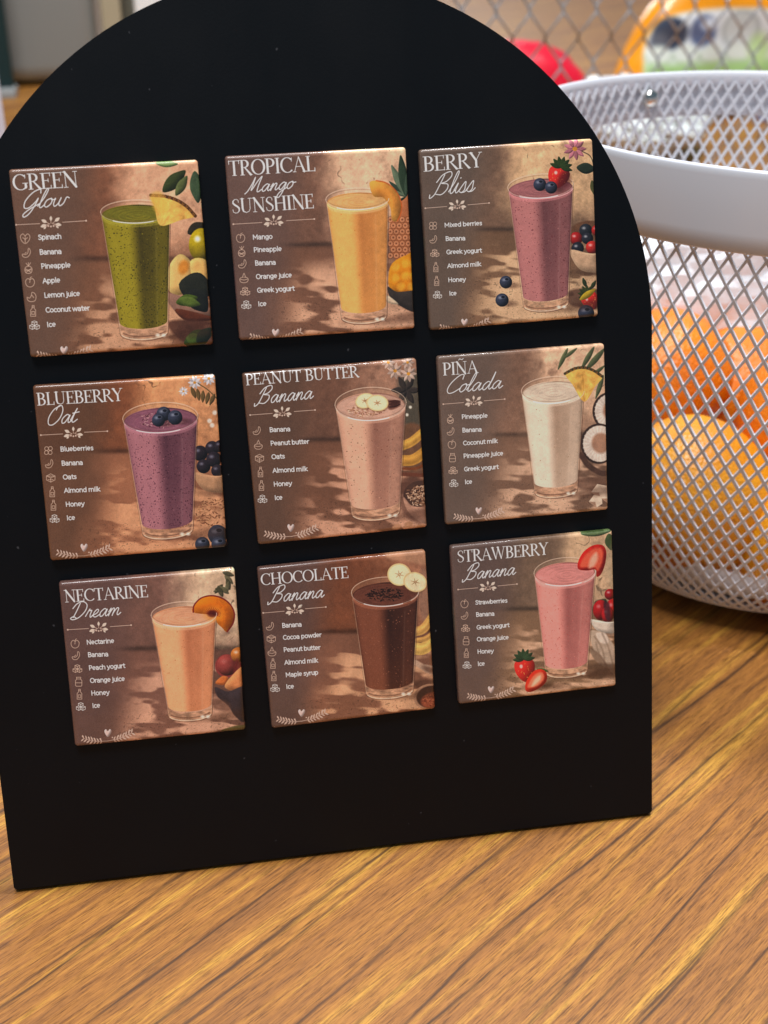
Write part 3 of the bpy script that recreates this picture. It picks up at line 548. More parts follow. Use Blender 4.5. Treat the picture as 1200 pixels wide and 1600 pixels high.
def art_nect(p):
    backdrop(p, (92, 70, 66), (110, 80, 70), (204, 176, 146), (116, 82, 70), (204, 158, 132), 63, (545, 540), (760, 60))
    for k in range(9): leafp(p, 1010+12*(k % 4), 90+18*k, 70, .3+k*.5, .2, ((74, 70, 48), (104, 98, 70))[k % 2], .9, 3)
    p.ell(1030, 640, 66, 68, (150, 64, 60), 1, 3); ball(p, 1035, 635, 62, (176, 78, 70), (230, 170, 160), .3); ball(p, 1100, 575, 44, (216, 130, 60)); p.poly([(1090, 600), (1130, 650), (1130, 700), (1070, 680)], (120, 44, 40), .8, 8)
    p.poly([(965, 740), (1005, 700), (1040, 710), (1020, 750)], (222, 120, 60), 1, 3); p.poly([(1020, 760), (1060, 700), (1125, 650), (1130, 770), (1070, 785)], (236, 148, 92), 1, 3)
    p.poly([(965, 765), (1040, 790), (1140, 770), (1140, 960), (1080, 930), (1040, 870), (980, 820)], (62, 50, 54), 1, 4); p.poly([(950, 830), (1040, 850), (1050, 900), (960, 890)], (100, 66, 54), .6, 8)
    p.poly([(1000, 1020), (1080, 990), (1150, 990), (1150, 1030)], (84, 74, 40), .9, 4)
    glass(p, (585, 350), (974, 332), 262, 408, (678, 880), (946, 862), 965, 912, (236, 166, 120), (200, 122, 84), (228, 166, 128), 1, 60, (170, 90, 50), 65, foam=(246, 190, 150))
    P = [(835, 325), (840, 285), (880, 243), (940, 228), (1000, 240), (1050, 275), (1078, 330), (1070, 390), (1035, 440), (1005, 415), (975, 385), (968, 340), (930, 338)]
    p.poly(P, (232, 118, 22), 1, 2); p.stroke(P[:9], 8, (126, 34, 28), .95, 2, sm=True); p.ell(960, 335, 62, 44, (250, 160, 60), .5, 14)
    for k in range(16):
        a = math.pi+k*.24; p.stroke([(950, 335), (950+48*math.cos(a), 335+36*math.sin(a))], [6, 2], (120, 34, 20), .75, 2)
    p.ell(948, 334, 30, 20, (84, 22, 16), .8, 6); p.arc(780, 336, 193, 72, -5, 60, 4, (250, 222, 200), .8, 1.8)
def art_choc(p):
    backdrop(p, (88, 70, 66), (112, 68, 46), (150, 104, 80), (122, 84, 66), (208, 162, 126), 73, (555, 545), (760, 60))
    p.poly([(830, 60), (1060, 50), (1070, 140), (960, 120), (850, 110)], (190, 142, 110), .8, 10); p.poly([(1020, 200), (1080, 190), (1090, 460), (1030, 450)], (160, 124, 104), .6, 14)
    curvy_banana(p, [(1000, 548), (1050, 530), (1110, 455)], 56, (226, 172, 96)); curvy_banana(p, [(990, 650), (1050, 650), (1120, 600)], 74, (238, 190, 104)); curvy_banana(p, [(1010, 600), (1060, 590), (1110, 560)], 30, (212, 160, 90))
    p.stroke([(1000, 735), (1060, 770), (1130, 800)], 34, (196, 160, 134), 1, 5, sm=True); p.ell(1090, 780, 56, 26, (176, 140, 116), 1, 4, .4); p.ell(1090, 782, 40, 15, (110, 76, 60), .7, 6, .4)
    p.poly([(1000, 850), (1130, 840), (1130, 900), (1010, 890)], (84, 54, 42), .7, 10)
    p.ell(1085, 945, 94, 78, (176, 132, 104), 1, 3, -.2); p.ell(1092, 945, 84, 66, (66, 40, 32), 1, 4, -.2); p.ell(1100, 965, 66, 46, (150, 78, 54), 1, 6, -.3); flakes(p, 1100, 965, 52, 36, 60, ((176, 98, 68), (110, 52, 36)), 9, 8, 6)
    glass(p, (612, 310), (1023, 290), 215, 392, (692, 878), (992, 850), 960, 905, (122, 72, 52), (52, 26, 20), (104, 60, 46), 1, 110, (170, 110, 84), 75, surf_drop=36, foam=(176, 112, 84))
    flakes(p, 818, 318, 112, 40, 190, ((30, 14, 12), (48, 24, 18), (100, 60, 46)), 10, 14, 6)
    banana_slice(p, 903, 200, 73, 68, .2); banana_slice(p, 1000, 245, 73, 60, .3); p.arc(818, 302, 204, 86, 0, 40, 4, (240, 214, 194), .8, 1.8)
def art_straw(p):
    backdrop(p, (94, 78, 74), (112, 92, 76), (190, 160, 128), (124, 98, 76), (210, 172, 142), 83, (548, 545), (760, 60))
    leafp(p, 900, 62, 200, -.1, .12, (96, 110, 70)); leafp(p, 1080, 60, 110, 1.4, .3, (70, 84, 50)); p.poly([(1090, 160), (1120, 150), (1125, 420), (1060, 300)], (180, 160, 130), .5, 20)
    ball(p, 1090, 450, 36, (170, 30, 34)); p.poly([(995, 495), (1060, 480), (1060, 520), (1000, 530)], (60, 66, 46), 1, 4)
    for x, y, r in ((1030, 550, 50), (1110, 540, 48), (1075, 580, 40)): ball(p, x, y, r, (196, 34, 38), (255, 200, 200), .5, r*1.3)
    p.poly([(1050, 500), (1085, 510), (1090, 610), (1060, 600)], (50, 40, 50), .7, 6)
    bowl(p, 1090, 610, 120, 90, (226, 206, 186), 20)
    for P, c in (([(960, 690), (1030, 690), (1090, 740), (1140, 830), (1140, 980), (1060, 900), (990, 820)], (196, 170, 146)), ([(1000, 700), (1060, 700), (1080, 760), (1030, 760)], (226, 204, 184)), ([(960, 800), (1020, 830), (1080, 920), (1000, 880)], (150, 122, 100))): p.poly(P, c, 1, 5)
    for q in (((990, 720), (1040, 800), (1060, 900)), ((1040, 700), (1080, 790), (1110, 900)), ((1000, 760), (1020, 830), (1070, 910))): p.stroke(q, 8, (130, 104, 86), .6, 6, sm=True)
    p.poly([(960, 905), (1140, 900), (1140, 985), (955, 985)], (96, 70, 54), .7, 10)
    glass(p, (597, 318), (998, 290), 212, 392, (663, 890), (948, 868), 990, 935, (222, 146, 134), (168, 98, 92), (218, 142, 134), 1, 200, (180, 80, 74), 85, foam=(240, 170, 160))
    P = [(885, 285), (885, 235), (920, 175), (980, 135), (1040, 135), (1064, 180), (1055, 260), (1030, 320), (1003, 335), (995, 290), (940, 296)]
    p.poly(P, (196, 34, 24), 1, 2); p.poly([(900, 275), (905, 235), (935, 190), (985, 155), (1030, 155), (1044, 190), (1035, 250), (1010, 300), (985, 275)], (232, 104, 74), .9, 8); p.poly([(950, 280), (965, 215), (1000, 180), (1010, 220), (985, 270)], (250, 190, 160), .85, 10)
    p.arc(797, 304, 200, 87, -5, 50, 4, (250, 226, 214), .8, 1.8)
    p.ell(700, 1040, 120, 22, (60, 36, 26), .5, 14); p.ell(600, 1050, 70, 20, (60, 36, 26), .5, 12)
    strawberry(p, 540, 935, 72, 120, -.1, 5, (50, 70, 44))
    for k in range(4): leafp(p, 620, 930, 75, .2+k*.35, .14, (70, 90, 40))
    P = [(545, 1065), (550, 1010), (590, 950), (640, 930), (680, 955), (678, 1010), (630, 1055), (575, 1078)]
    p.poly(P, (206, 48, 30), 1, 2); p.poly([(560, 1050), (572, 1010), (600, 970), (640, 950), (662, 965), (660, 1000), (620, 1040)], (238, 132, 98), .9, 7); p.poly([(585, 1040), (605, 995), (640, 970), (640, 1000), (610, 1030)], (252, 206, 170), .8, 8)

def I(txt, kind, ix, iy, x0, y0, x1, y1): return (txt, kind, ix, iy, x0, y0, x1, y1)
card('green', [(45,122),(1055,70),(1150,1055),(158,1122)], [('serif','GREEN',72,232,422,213,82),('script','Glow',118,332,372,308,92)], ((85,413),(212,407),(335,400),(460,392),(272,402)),
 [I('Spinach','spinach',134,486,205,492,329,486),I('Banana','banana',142,563,212,570,330,566),I('Pineapple','pine',151,642,220,645,378,638),I('Apple','apple',159,717,228,723,322,718),I('Lemon juice','lemon',166,795,236,800,428,790),I('Coconut water','bottle',175,872,243,879,481,868),I('Ice','ice',183,948,250,957,298,954)],
 (341,1083), ((205,1105),(338,1122),(478,1080)), art_green)
card('mango', [(52,103),(1090,55),(1140,1085),(145,1152)], [('serif','TROPICAL',78,218,575,190,86),('script','Mango',178,316,462,287,84),('serif','SUNSHINE',98,432,567,402,80)], ((105,493),(268,484),(408,474),(567,465),(335,474)),
 [I('Mango','apple',147,571,217,580,330,575),I('Pineapple','pine',154,648,223,652,383,645),I('Banana','banana',160,720,231,727,350,722),I('Orange juice','pot',168,799,237,804,441,794),I('Greek yogurt','cubes',176,874,244,881,457,870),I('Ice','ice',183,950,250,958,298,955)],
 (350,1108), ((215,1130),(350,1148),(488,1105)), art_mango)
card('berry', [(37,137),(1127,70),(1157,1170),(107,1265)], [('serif','BERRY',65,275,440,245,92),('script','Bliss',128,425,405,393,128)], ((77,504),(212,493),(345,483),(478,471),(278,484)),
 [I('Mixed berries','berries',126,614,198,622,435,608),I('Banana','banana',129,699,205,706,330,702),I('Greek yogurt','cubes',137,784,210,790,433,778),I('Almond milk','bottle',143,872,216,876,429,862),I('Honey','bottle',148,958,221,963,332,958),I('Ice','ice',154,1043,228,1046,274,1044)],
 (323,1212), ((180,1245),(322,1262),(468,1205)), art_berry)
card('blueberry', [(35,122),(1097,60),(1165,1047),(140,1132)], [('serif','BLUEBERRY',65,236,567,208,71),('script','Oat',118,350,312,328,100)], ((85,407),(213,400),(340,390),(473,384),(275,393)),
 [I('Blueberries','berries',130,496,200,500,393,492),I('Banana','banana',136,573,207,581,332,576),I('Oats','oats',143,652,215,661,295,657),I('Almond milk','bottle',152,734,222,738,433,728),I('Honey','bottle',159,811,231,817,341,812),I('Ice','ice',166,887,237,895,286,892)],
 (337,1052), ((190,1083),(338,1100),(480,1055)), art_blue)
card('peanut', [(45,150),(1093,60),(1152,1057),(145,1165)], [('serif','PEANUT BUTTER',70,220,748,171,66),('script','Banana',140,332,485,297,96)], ((95,397),(228,387),(360,376),(485,367),(288,380)),
 [I('Banana','banana',137,491,213,497,338,491),I('Peanut butter','pot',145,573,219,577,451,565),I('Oats','oats',152,652,225,657,305,652),I('Almond milk','bottle',158,735,232,738,442,726),I('Honey','bottle',164,815,238,818,348,812),I('Ice','ice',171,893,244,898,291,895)],
 (340,1062), ((195,1098),(345,1112),(485,1065)), art_pb)
card('pina', [(50,115),(1117,30),(1140,1083),(108,1173)], [('serif','PI\u00d1A',88,235,310,218,78),('script','Colada',105,348,476,312,104)], ((90,415),(218,405),(348,394),(478,383),(282,396)),
 [I('Pineapple','pine',135,507,207,507,371,498),I('Banana','banana',139,587,211,591,334,585),I('Coconut milk','apple',145,667,216,672,435,657),I('Pineapple juice','jar',149,749,219,753,470,735),I('Greek yogurt','cubes',154,830,223,835,441,820),I('Ice','ice',158,910,228,915,274,912)],
 (316,1083), ((172,1118),(316,1132),(457,1085)), art_pina)
card('nectarine', [(35,152),(1080,68),(1143,1015),(137,1112)], [('serif','NECTARINE',75,267,570,235,70),('script','Dream',112,366,420,338,92)], ((92,428),(215,421),(343,410),(467,401),(275,415)),
 [I('Nectarine','apple',136,509,205,514,368,504),I('Banana','banana',143,581,213,587,334,582),I('Peach yogurt','cubes',151,656,219,664,433,650),I('Orange juice','jar',158,731,226,738,431,726),I('Honey','bottle',163,806,233,811,341,806),I('Ice','ice',172,877,240,884,286,881)],
 (331,1030), ((190,1063),(331,1077),(470,1030)), art_nect)
card('chocolate', [(45,165),(1063,52),(1125,1020),(133,1137)], [('serif','CHOCOLATE',70,268,597,220,68),('script','Banana',128,372,458,337,92)], ((82,435),(208,424),(335,409),(458,398),(271,413)),
 [I('Banana','banana',124,516,196,523,314,515),I('Cocoa powder','oats',130,590,201,596,433,578),I('Peanut butter','pot',134,668,205,670,427,655),I('Almond milk','bottle',140,742,210,747,412,733),I('Maple syrup','bottle',145,817,217,822,413,806),I('Ice','ice',153,889,220,893,267,890)],
 (312,1040), ((175,1078),(314,1090),(450,1040)), art_choc)
card('strawberry', [(52,135),(1103,37),(1133,1040),(110,1162)], [('serif','STRAWBERRY',98,240,693,190,75),('script','Banana',150,354,488,318,96)], ((103,415),(232,404),(362,393),(487,381),(298,395)),
 [I('Strawberries','apple',145,507,217,512,426,499),I('Banana','banana',148,585,221,590,342,583),I('Greek yogurt','cubes',153,665,225,673,439,657),I('Orange juice','jar',156,746,227,750,435,736),I('Honey','bottle',158,828,231,830,337,824),I('Ice','ice',163,904,233,909,279,906)],
 (320,1063), ((178,1105),(320,1117),(460,1065)), art_straw)

def paint_card(c, N=600):
    p = Print(c['corners'], N); c['art'](p)
    X, Y = p.X, p.Y; sd = len(c['name'])*13
    p.img *= (.965+.07*fbm(X, Y, 46, sd, 4))[..., None]*(1-.22*sstep(900, 980, X)*(fbm(X, Y, 26, sd+2, 4)-.2))[..., None]
    g = np.random.RandomState(sd).normal(0, 1, (N, N)); g = (g+np.roll(g, 1, 0)+np.roll(g, 1, 1)+np.roll(g, 2, 0))/2
    p.img += g[..., None]*3.5
    lum = p.img.mean(2, keepdims=True); k = 1.18; p.img = np.clip(123+(p.img-112)*k, 4, 255)
    p.img = p.img*np.array([1.01, .995, .985])
    for f, t, x0, y0, x1, y1, cap in c['titles']: write(p, f, t, x0, y0, x1, y1, cap, CREAM)
    divider(p, *c['div']); rnd = random.Random(4)
    for txt, kind, ix, iy, x0, y0, x1, y1 in c['items']:
        icon(p, kind, ix, iy); write(p, 'sans', txt, x0, y0, x1, y1, 25, CREAM, w=5.4)
    l, m, r = c['br']; branches(p, l, m, r, c['heart'], rnd)
    return np.clip(p.img, 0, 255)
# ---------------------------------------------------------------- helpers
def tag(o, label=None, cat=None, group=None, kind=None):
    if label: o['label'] = label
    if cat: o['category'] = cat
    if group: o['group'] = group
    if kind: o['kind'] = kind
    return o
def empty(name, loc=(0, 0, 0), rot=(0, 0, 0), parent=None):
    o = bpy.data.objects.new(name, None); o.empty_display_size = .02; COL.objects.link(o); o.location = loc; o.rotation_euler = rot
    if parent: o.parent = parent
    return o
def link(name, me, mat, parent=None, loc=(0, 0, 0), rot=(0, 0, 0), sm=False):
    if isinstance(me, bmesh.types.BMesh):
        bm = me; me = bpy.data.meshes.new(name); bm.normal_update(); bm.to_mesh(me); bm.free()
    if mat and not me.materials: me.materials.append(mat)
    if sm:
        for f in me.polygons: f.use_smooth = True
    o = bpy.data.objects.new(name, me); COL.objects.link(o); o.location = loc; o.rotation_euler = rot
    if parent: o.parent = parent
    return o
def box(bm, x0, x1, y0, y1, z0, z1, bev=0, seg=2):
    r = bmesh.ops.create_cube(bm, size=1); v = r['verts']
    bmesh.ops.scale(bm, vec=(x1-x0, y1-y0, z1-z0), verts=v); bmesh.ops.translate(bm, vec=((x0+x1)/2, (y0+y1)/2, (z0+z1)/2), verts=v)
    if bev: bmesh.ops.bevel(bm, geom=list({e for q in v for e in q.link_edges}), offset=bev, segments=seg, affect='EDGES', profile=.5)
def mat(name, col, rough=.5, metal=0, coat=0, spec=.5, **k):
    m = bpy.data.materials.new(name); m.use_nodes = True; b = m.node_tree.nodes['Principled BSDF']
    b.inputs['Base Color'].default_value = (*col, 1); b.inputs['Roughness'].default_value = rough; b.inputs['Metallic'].default_value = metal
    b.inputs['Coat Weight'].default_value = coat; b.inputs['Specular IOR Level'].default_value = spec
    for a, v in k.items(): b.inputs[a.replace('_', ' ')].default_value = v
    return m
class NT:
    def __init__(s, m): s.t = m.node_tree; s.b = s.t.nodes['Principled BSDF']
    def n(s, typ, ins={}, **at):
        q = s.t.nodes.new('ShaderNode'+typ)
        for a, v in at.items(): setattr(q, a, v)
        for k, v in ins.items():
            if isinstance(v, bpy.types.NodeSocket): s.t.links.new(v, q.inputs[k])
            else: q.inputs[k].default_value = v
        return q
    def l(s, a, b): s.t.links.new(a, b)
    def ramp(s, fac, stops):
        r = s.n('ValToRGB', {0: fac}); e = r.color_ramp.elements
        while len(e) < len(stops): e.new(.5)
        for x, (p, c) in zip(e, stops): x.position = p; x.color = (*c, 1) if len(c) == 3 else c
        return r.outputs[0]
    def noise(s, vec, scale, detail=3, rough=.5, dist=0):
        return s.n('TexNoise', {'Vector': vec, 'Scale': scale, 'Detail': detail, 'Roughness': rough, 'Distortion': dist}).outputs[0]
    def mix(s, fac, a, b, mode='MIX'):
        q = s.n('Mix', {}, data_type='RGBA', blend_type=mode)
        for i, v in ((0, fac), (6, a), (7, b)):
            if isinstance(v, bpy.types.NodeSocket): s.l(v, q.inputs[i])
            else: q.inputs[i].default_value = (*v, 1) if isinstance(v, tuple) and len(v) == 3 else v
        return q.outputs[2]
    def math(s, op, a, b=0, c=0):
        q = s.n('Math', {0: a, 1: b, 2: c}, operation=op); return q.outputs[0]
    def coord(s, rot=0, scale=(1, 1, 1), loc=(0, 0, 0)):
        c = s.n('TexCoord').outputs['Object']
        r = s.n('Mapping', {'Vector': c, 'Rotation': (0, 0, rot)}).outputs[0]
        return s.n('Mapping', {'Vector': r, 'Scale': scale, 'Location': loc}).outputs[0]
    def bump(s, h, st, dist=.001):
        q = s.n('Bump', {'Height': h, 'Strength': st, 'Distance': dist}); s.l(q.outputs[0], s.b.inputs['Normal'])

def srgb(r, g, b): return tuple(((c/255+.055)/1.055)**2.4 if c > 10 else c/255/12.92 for c in (r, g, b))

# ---------------------------------------------------------------- wood laminate counter
WOOD = mat('wood_laminate', (.4, .2, .06), .42, spec=.45); t = NT(WOOD)
A = -math.radians(37.5)
warp = t.noise(t.coord(A, (5, 14, 5)), 1, 2)
def grain(sx, sy, loc=0, detail=3, rough=.55, wk=.6):
    c = t.coord(A, (sx, sy, 1), (loc, loc*.7, 0))
    w = t.n('CombineXYZ', {1: t.math('MULTIPLY', warp, wk*sy*.006)}).outputs[0]
    v = t.n('VectorMath', {0: c, 1: w}, operation='ADD').outputs[0]
    return t.noise(v, 1, detail, rough)
broad = grain(2.2, 52, 0, 5, .66); mid = grain(9, 240, 3, 5, .7); fine = grain(60, 1000, 7, 4, .75); vein = grain(3.0, 66, 11, 2, .5, .7); patch = grain(14, 34, 17, 2)
val = t.math('ADD', t.math('MULTIPLY', broad, .58), t.math('MULTIPLY', mid, .42))
c = t.ramp(val, [(.33, srgb(122, 80, 48)), (.42, srgb(150, 100, 54)), (.48, srgb(166, 112, 58)), (.53, srgb(178, 124, 62)), (.59, srgb(204, 154, 72)), (.66, srgb(182, 124, 54))])
fleck = grain(95, 2100, 23, 3, .7, .2)
f = t.ramp(fine, [(.38, (.48, .42, .38)), (.46, (.90, .88, .86)), (.58, (1.12, 1.12, 1.08))]); c = t.mix(.8, c, f, 'MULTIPLY')
f = t.ramp(fleck, [(.38, (.42, .38, .34)), (.47, (.94, .93, .92)), (.60, (1.14, 1.14, 1.08))]); c = t.mix(.85, c, f, 'MULTIPLY')
def lines(period, loc, wob, half):
    yy = t.n('SeparateXYZ', {0: t.coord(A, (1, 1, 1))}).outputs[1]
    ph = t.math('ADD', t.math('DIVIDE', yy, period), t.math('MULTIPLY', t.noise(t.coord(A, (3.2, 16, 1), (loc, loc, 0)), 1, 3, .5), wob))
    ph = t.math('ADD', ph, t.math('MULTIPLY', fleck, .05)); q = t.math('PINGPONG', ph, .5)
    g = t.noise(t.coord(A, (7, 45, 1), (loc*2, 5, 0)), 1, 2)
    return t.mix(1., t.ramp(q, [(0, (1, 1, 1)), (half, (.85, .85, .85)), (half*2.2, (.25, .25, .25)), (half*4.5, (0, 0, 0))]), t.ramp(g, [(.42, (0, 0, 0)), (.54, (1, 1, 1))]), 'MULTIPLY')
vl = t.mix(1., lines(.017, 1.3, 1.5, .019), lines(.029, 6.1, 1.2, .015), 'LIGHTEN')
gate = t.ramp(mid, [(.44, (1, 1, 1)), (.66, (.5, .5, .5))]); gate2 = t.ramp(patch, [(.36, (.25, .25, .25)), (.46, (1, 1, 1))])
vm = t.mix(1., vl, gate, 'MULTIPLY')
c = t.mix(t.math('MULTIPLY', vm, .9), c, srgb(62, 38, 24)); c = t.mix(1., c, (.97, .92, .76), 'MULTIPLY'); t.l(c, t.b.inputs['Base Color'])
t.l(t.ramp(mid, [(.3, (.50, .5, .5)), (.7, (.36, .36, .36))]), t.b.inputs['Roughness']); t.bump(fine, .12, .0003)
bm = bmesh.new(); box(bm, -2.2, 3.4, -.75, 3.3, -.03, 0, .002, 2)
tag(link('counter_top', bm, WOOD), 'wood grain laminate counter top', kind='structure')
bm = bmesh.new(); box(bm, -6, 6, -6, 8, -.95, -.92)
tag(link('floor', bm, mat('floor_tile', (.10, .075, .06), .6)), 'dark brown floor below the counter', kind='structure')

# ---------------------------------------------------------------- arched black board leaning on its easel leg
BLACK = mat('satin_black', (.0003, .0011, .0028), .44, spec=.26); t = NT(BLACK)
n = t.noise(t.coord(0, (900, 900, 900)), 1, 3); t.bump(n, .12, .0002)
big = t.noise(t.coord(0, (16, 9, 16)), 1, 4, .6); t.l(t.ramp(big, [(.3, (.42, .42, .42)), (.7, (.54, .54, .54))]), t.b.inputs['Roughness'])
dust = t.noise(t.coord(0, (420, 420, 420), (3, 1, 0)), 1, 1, .3)
scr = t.noise(t.coord(.7, (30, 900, 30)), 1, 1, .3)
dm = t.ramp(dust, [(.80, (0, 0, 0)), (.84, (.5, .5, .5))]); c = t.mix(dm, (.0003, .0011, .0028), (.10, .10, .11)); t.l(c, t.b.inputs['Base Color'])
LEAN = math.radians(75)
board = empty('menu_board', (0, 0, .0015), (LEAN, 0, 0))
tag(board, 'arched matt black display board holding nine square smoothie magnets on the counter', 'display board')
bm = bmesh.new(); TH = .0055; cy, R_ = .2028, .1308
pts = [(-.130, .0), (.130, .0)]+[(.0006+R_*math.cos(a), cy+R_*math.sin(a)) for a in np.linspace(0, math.pi, 97)]
def rnd_corner(p, q, r):  # small radius at the foot
    return [(p[0]+math.copysign(r, -p[0])*(1-math.cos(a)) if q else p[0]+math.copysign(r, -p[0])*(1-math.sin(a)), r-(r*math.sin(a) if q else r*math.cos(a))) for a in np.linspace(0, math.pi/2, 5)]
r = .0016
foot_l = [(-.130+r-r*math.cos(a), r-r*math.sin(a)) for a in np.linspace(0, math.pi/2, 5)]
foot_r = [(.130-r+r*math.sin(a), r-r*math.cos(a)) for a in np.linspace(0, math.pi/2, 5)]
pts = foot_l+foot_r+pts[2:]
vs = [bm.verts.new((x, y, 0)) for x, y in pts]; fc = bm.faces.new(vs); ex = bmesh.ops.extrude_face_region(bm, geom=[fc])
bmesh.ops.translate(bm, vec=(0, 0, -TH), verts=[v for v in ex['geom'] if isinstance(v, bmesh.types.BMVert)])
bmesh.ops.recalc_face_normals(bm, faces=bm.faces)
rim_e = [e for e in bm.edges if abs(e.verts[0].co.z-e.verts[1].co.z) < 1e-6]
bmesh.ops.bevel(bm, geom=rim_e, offset=.0005, segments=2, affect='EDGES')
link('panel', bm, BLACK, board)
bm = bmesh.new(); box(bm, -.022, .022, .0, .134, -.0020, .0020, .0005)
strut = link('support_leg', bm, BLACK, board, (0, .0200, -.075), (math.radians(30), 0, 0))
bm = bmesh.new(); box(bm, -.014, .014, -.004, .004, -.0030, .0005, .0004); link('hinge', bm, mat('hinge_metal', (.5, .5, .5), .35, 1), board, (0, .139, -TH-.0002))

# ---------------------------------------------------------------- nine printed magnets
POS = [(-68.8, 239.07, .341), (5.73, 240.17, .24), (75.92, 239.72, .998), (-69.25, 163.58, -.502), (6.45, 163.64, 1.043), (78.98, 164.66, .46), (-67.79, 90.15, -.536), (6.48, 89.72, .922), (81.11, 91.34, .677)]
LAB = dict(green='square magnet headed GREEN Glow, dark green smoothie with a pineapple wedge',
 mango='square magnet headed TROPICAL Mango SUNSHINE, pale orange smoothie with a mango slice',
 berry='square magnet headed BERRY Bliss, rose pink smoothie topped with strawberry and blueberries',
 blueberry='square magnet headed BLUEBERRY Oat, purple smoothie topped with three blueberries',
 peanut='square magnet headed PEANUT BUTTER Banana, beige smoothie with banana slices and oats on top',
 pina='square magnet headed PI\u00d1A Colada, cream smoothie with pineapple wedge beside coconut halves',
 nectarine='square magnet headed NECTARINE Dream, peach coloured smoothie with a nectarine slice',
 chocolate='square magnet headed CHOCOLATE Banana, dark brown smoothie with two banana slices on the rim',
 strawberry='square magnet headed STRAWBERRY Banana, pink smoothie with strawberries beside the glass')
def magnet_cover():
    """pillowed square cover, print wrapped over its rolled edge"""
    H = .0325; prof = [(0, -.0028), (.0000, -.0012), (.00025, -.00040), (.0007, -.00012), (.0014, 0.)]
    bm = bmesh.new(); uvl = bm.loops.layers.uv.new('UVMap'); rings = []
    for d, z in prof:
        h = H-d; rr = max(.0011-d*.4, .0003); ring = []
        for cx, cyy, a0 in ((h-rr, h-rr, 0), (-h+rr, h-rr, 90), (-h+rr, -h+rr, 180), (h-rr, -h+rr, 270)):
            for k in range(5):
                a = math.radians(a0+k*22.5); ring.append(bm.verts.new((cx+rr*math.cos(a), cyy+rr*math.sin(a), z)))
        rings.append(ring)
    n = len(rings[0])
    for a, b in zip(rings[:-1], rings[1:]):
        for i in range(n): bm.faces.new((a[i], a[(i+1) % n], b[(i+1) % n], b[i]))
    bm.faces.new(rings[-1])
    for f in bm.faces:
        for l in f.loops: l[uvl].uv = (l.vert.co.x/.065+.5, l.vert.co.y/.065+.5)
    me = bpy.data.meshes.new('cover'); bm.normal_update(); bm.to_mesh(me); bm.free()
    for f in me.polygons: f.use_smooth = len(f.vertices) == 4
    return me
BACK = mat('magnet_backing', (.025, .022, .020), .6)
bmb = bmesh.new(); box(bmb, -.0316, .0316, -.0316, .0316, -.0003, .0012); backme = bpy.data.meshes.new('backing'); bmb.to_mesh(backme); bmb.free(); backme.materials.append(BACK)
NP = 640
for c_, (x, y, rz) in zip(CARD, POS):
    im = paint_card(c_, NP)
    im = np.clip(im+.30*(im-sum(np.roll(np.roll(im, i, 0), j, 1) for i in (-3, 0, 3) for j in (-3, 0, 3))/9), 0, 255)   # crisp print
    px = np.ones((NP, NP, 4), np.float32); px[..., :3] = im[::-1]/255
    img = bpy.data.images.new('print_'+c_['name'], NP, NP); img.colorspace_settings.name = 'sRGB'; img.pixels.foreach_set(px.ravel()); img.update(); img.pack()
    m = mat('magnet_print_'+c_['name'], (.5, .5, .5), .34, coat=.38, Coat_Roughness=.08); t = NT(m)
    uv = t.n('UVMap').outputs[0]; tx = t.n('TexImage', {'Vector': uv}, image=img, extension='EXTEND', interpolation='Cubic'); t.l(tx.outputs[0], t.b.inputs['Base Color'])
    wob = t.noise(t.coord(0, (60, 60, 60), (x, y, 0)), 1, 2); q = t.n('Bump', {'Height': wob, 'Strength': .10, 'Distance': .0006}); t.l(q.outputs[0], t.b.inputs['Coat Normal'])
    a = math.radians(rz); s75, c75 = math.sin(LEAN), math.cos(LEAN); Y = y*MM; Z = .0004
    root = empty('smoothie_magnet'); root.matrix_world = Matrix.Translation((0, 0, .0015)) @ Matrix.Rotation(LEAN, 4, 'X') @ Matrix.Translation((x*MM, Y, Z)) @ Matrix.Rotation(a, 4, 'Z')
    tag(root, LAB[c_['name']], 'magnet', 'square smoothie magnets in three rows on the black board')
    me = magnet_cover(); me.materials.append(m); link('cover', me, m, root, (0, 0, .0029))
    link('backing', backme, BACK, root)

# ---------------------------------------------------------------- white wire basket
WHITE = mat('white_enamel', (.72, .73, .785), .40, coat=.25, Coat_Roughness=.15)
BX, BY, BR = .2676, .2122, .140
basket = empty('wire_basket', (BX, BY, 0))
tag(basket, 'round white expanded metal basket with solid rim band, holding oranges behind the board', 'basket')
PROF = [(.006, .070), (.008, .084), (.013, .096), (.022, .104), (.035, .110), (.070, .121), (.120, .131), (.170, .1355), (.207, .1372), (.236, .1378)]
zs = np.array([p[0] for p in PROF]); rs = np.array([p[1] for p in PROF])
# arc length table
zz = np.linspace(.006, .236, 2000); rr_ = np.interp(zz, zs, rs)
k5 = np.ones(41)/41; rr_ = np.convolve(np.pad(rr_, 20, 'edge'), k5, 'valid')
sl_ = np.concatenate([[0], np.cumsum(np.hypot(np.diff(zz), np.diff(rr_)))])
NC = 110
def tilt(r, ang, z):   # the basket leans a hair
    k = z/.24; return z-(.0031*math.cos(ang)+.001*math.sin(ang))*k
def ribbon(verts, faces, P, Q, N, w, h):
    """flat strand from P to Q, N outward"""
    d = (Q-P).normalized(); s = d.cross(N).normalized(); b = len(verts)
    for X in (P, Q):
        for u, v in ((-.5, -.5), (.5, -.5), (.5, .5), (-.5, .5)): verts.append(X+s*(u*w)+N*(v*h))
    for i in range(4): faces.append((b+i, b+(i+1) % 4, b+4+(i+1) % 4, b+4+i))
verts = []; faces = []; rows = []; s = sl_[-1]; j = 0
while s > 0:
    rows.append((np.interp(s, sl_, zz), np.interp(s, sl_, rr_))); s -= .0064*max(.6, rows[-1][1]/.1375)
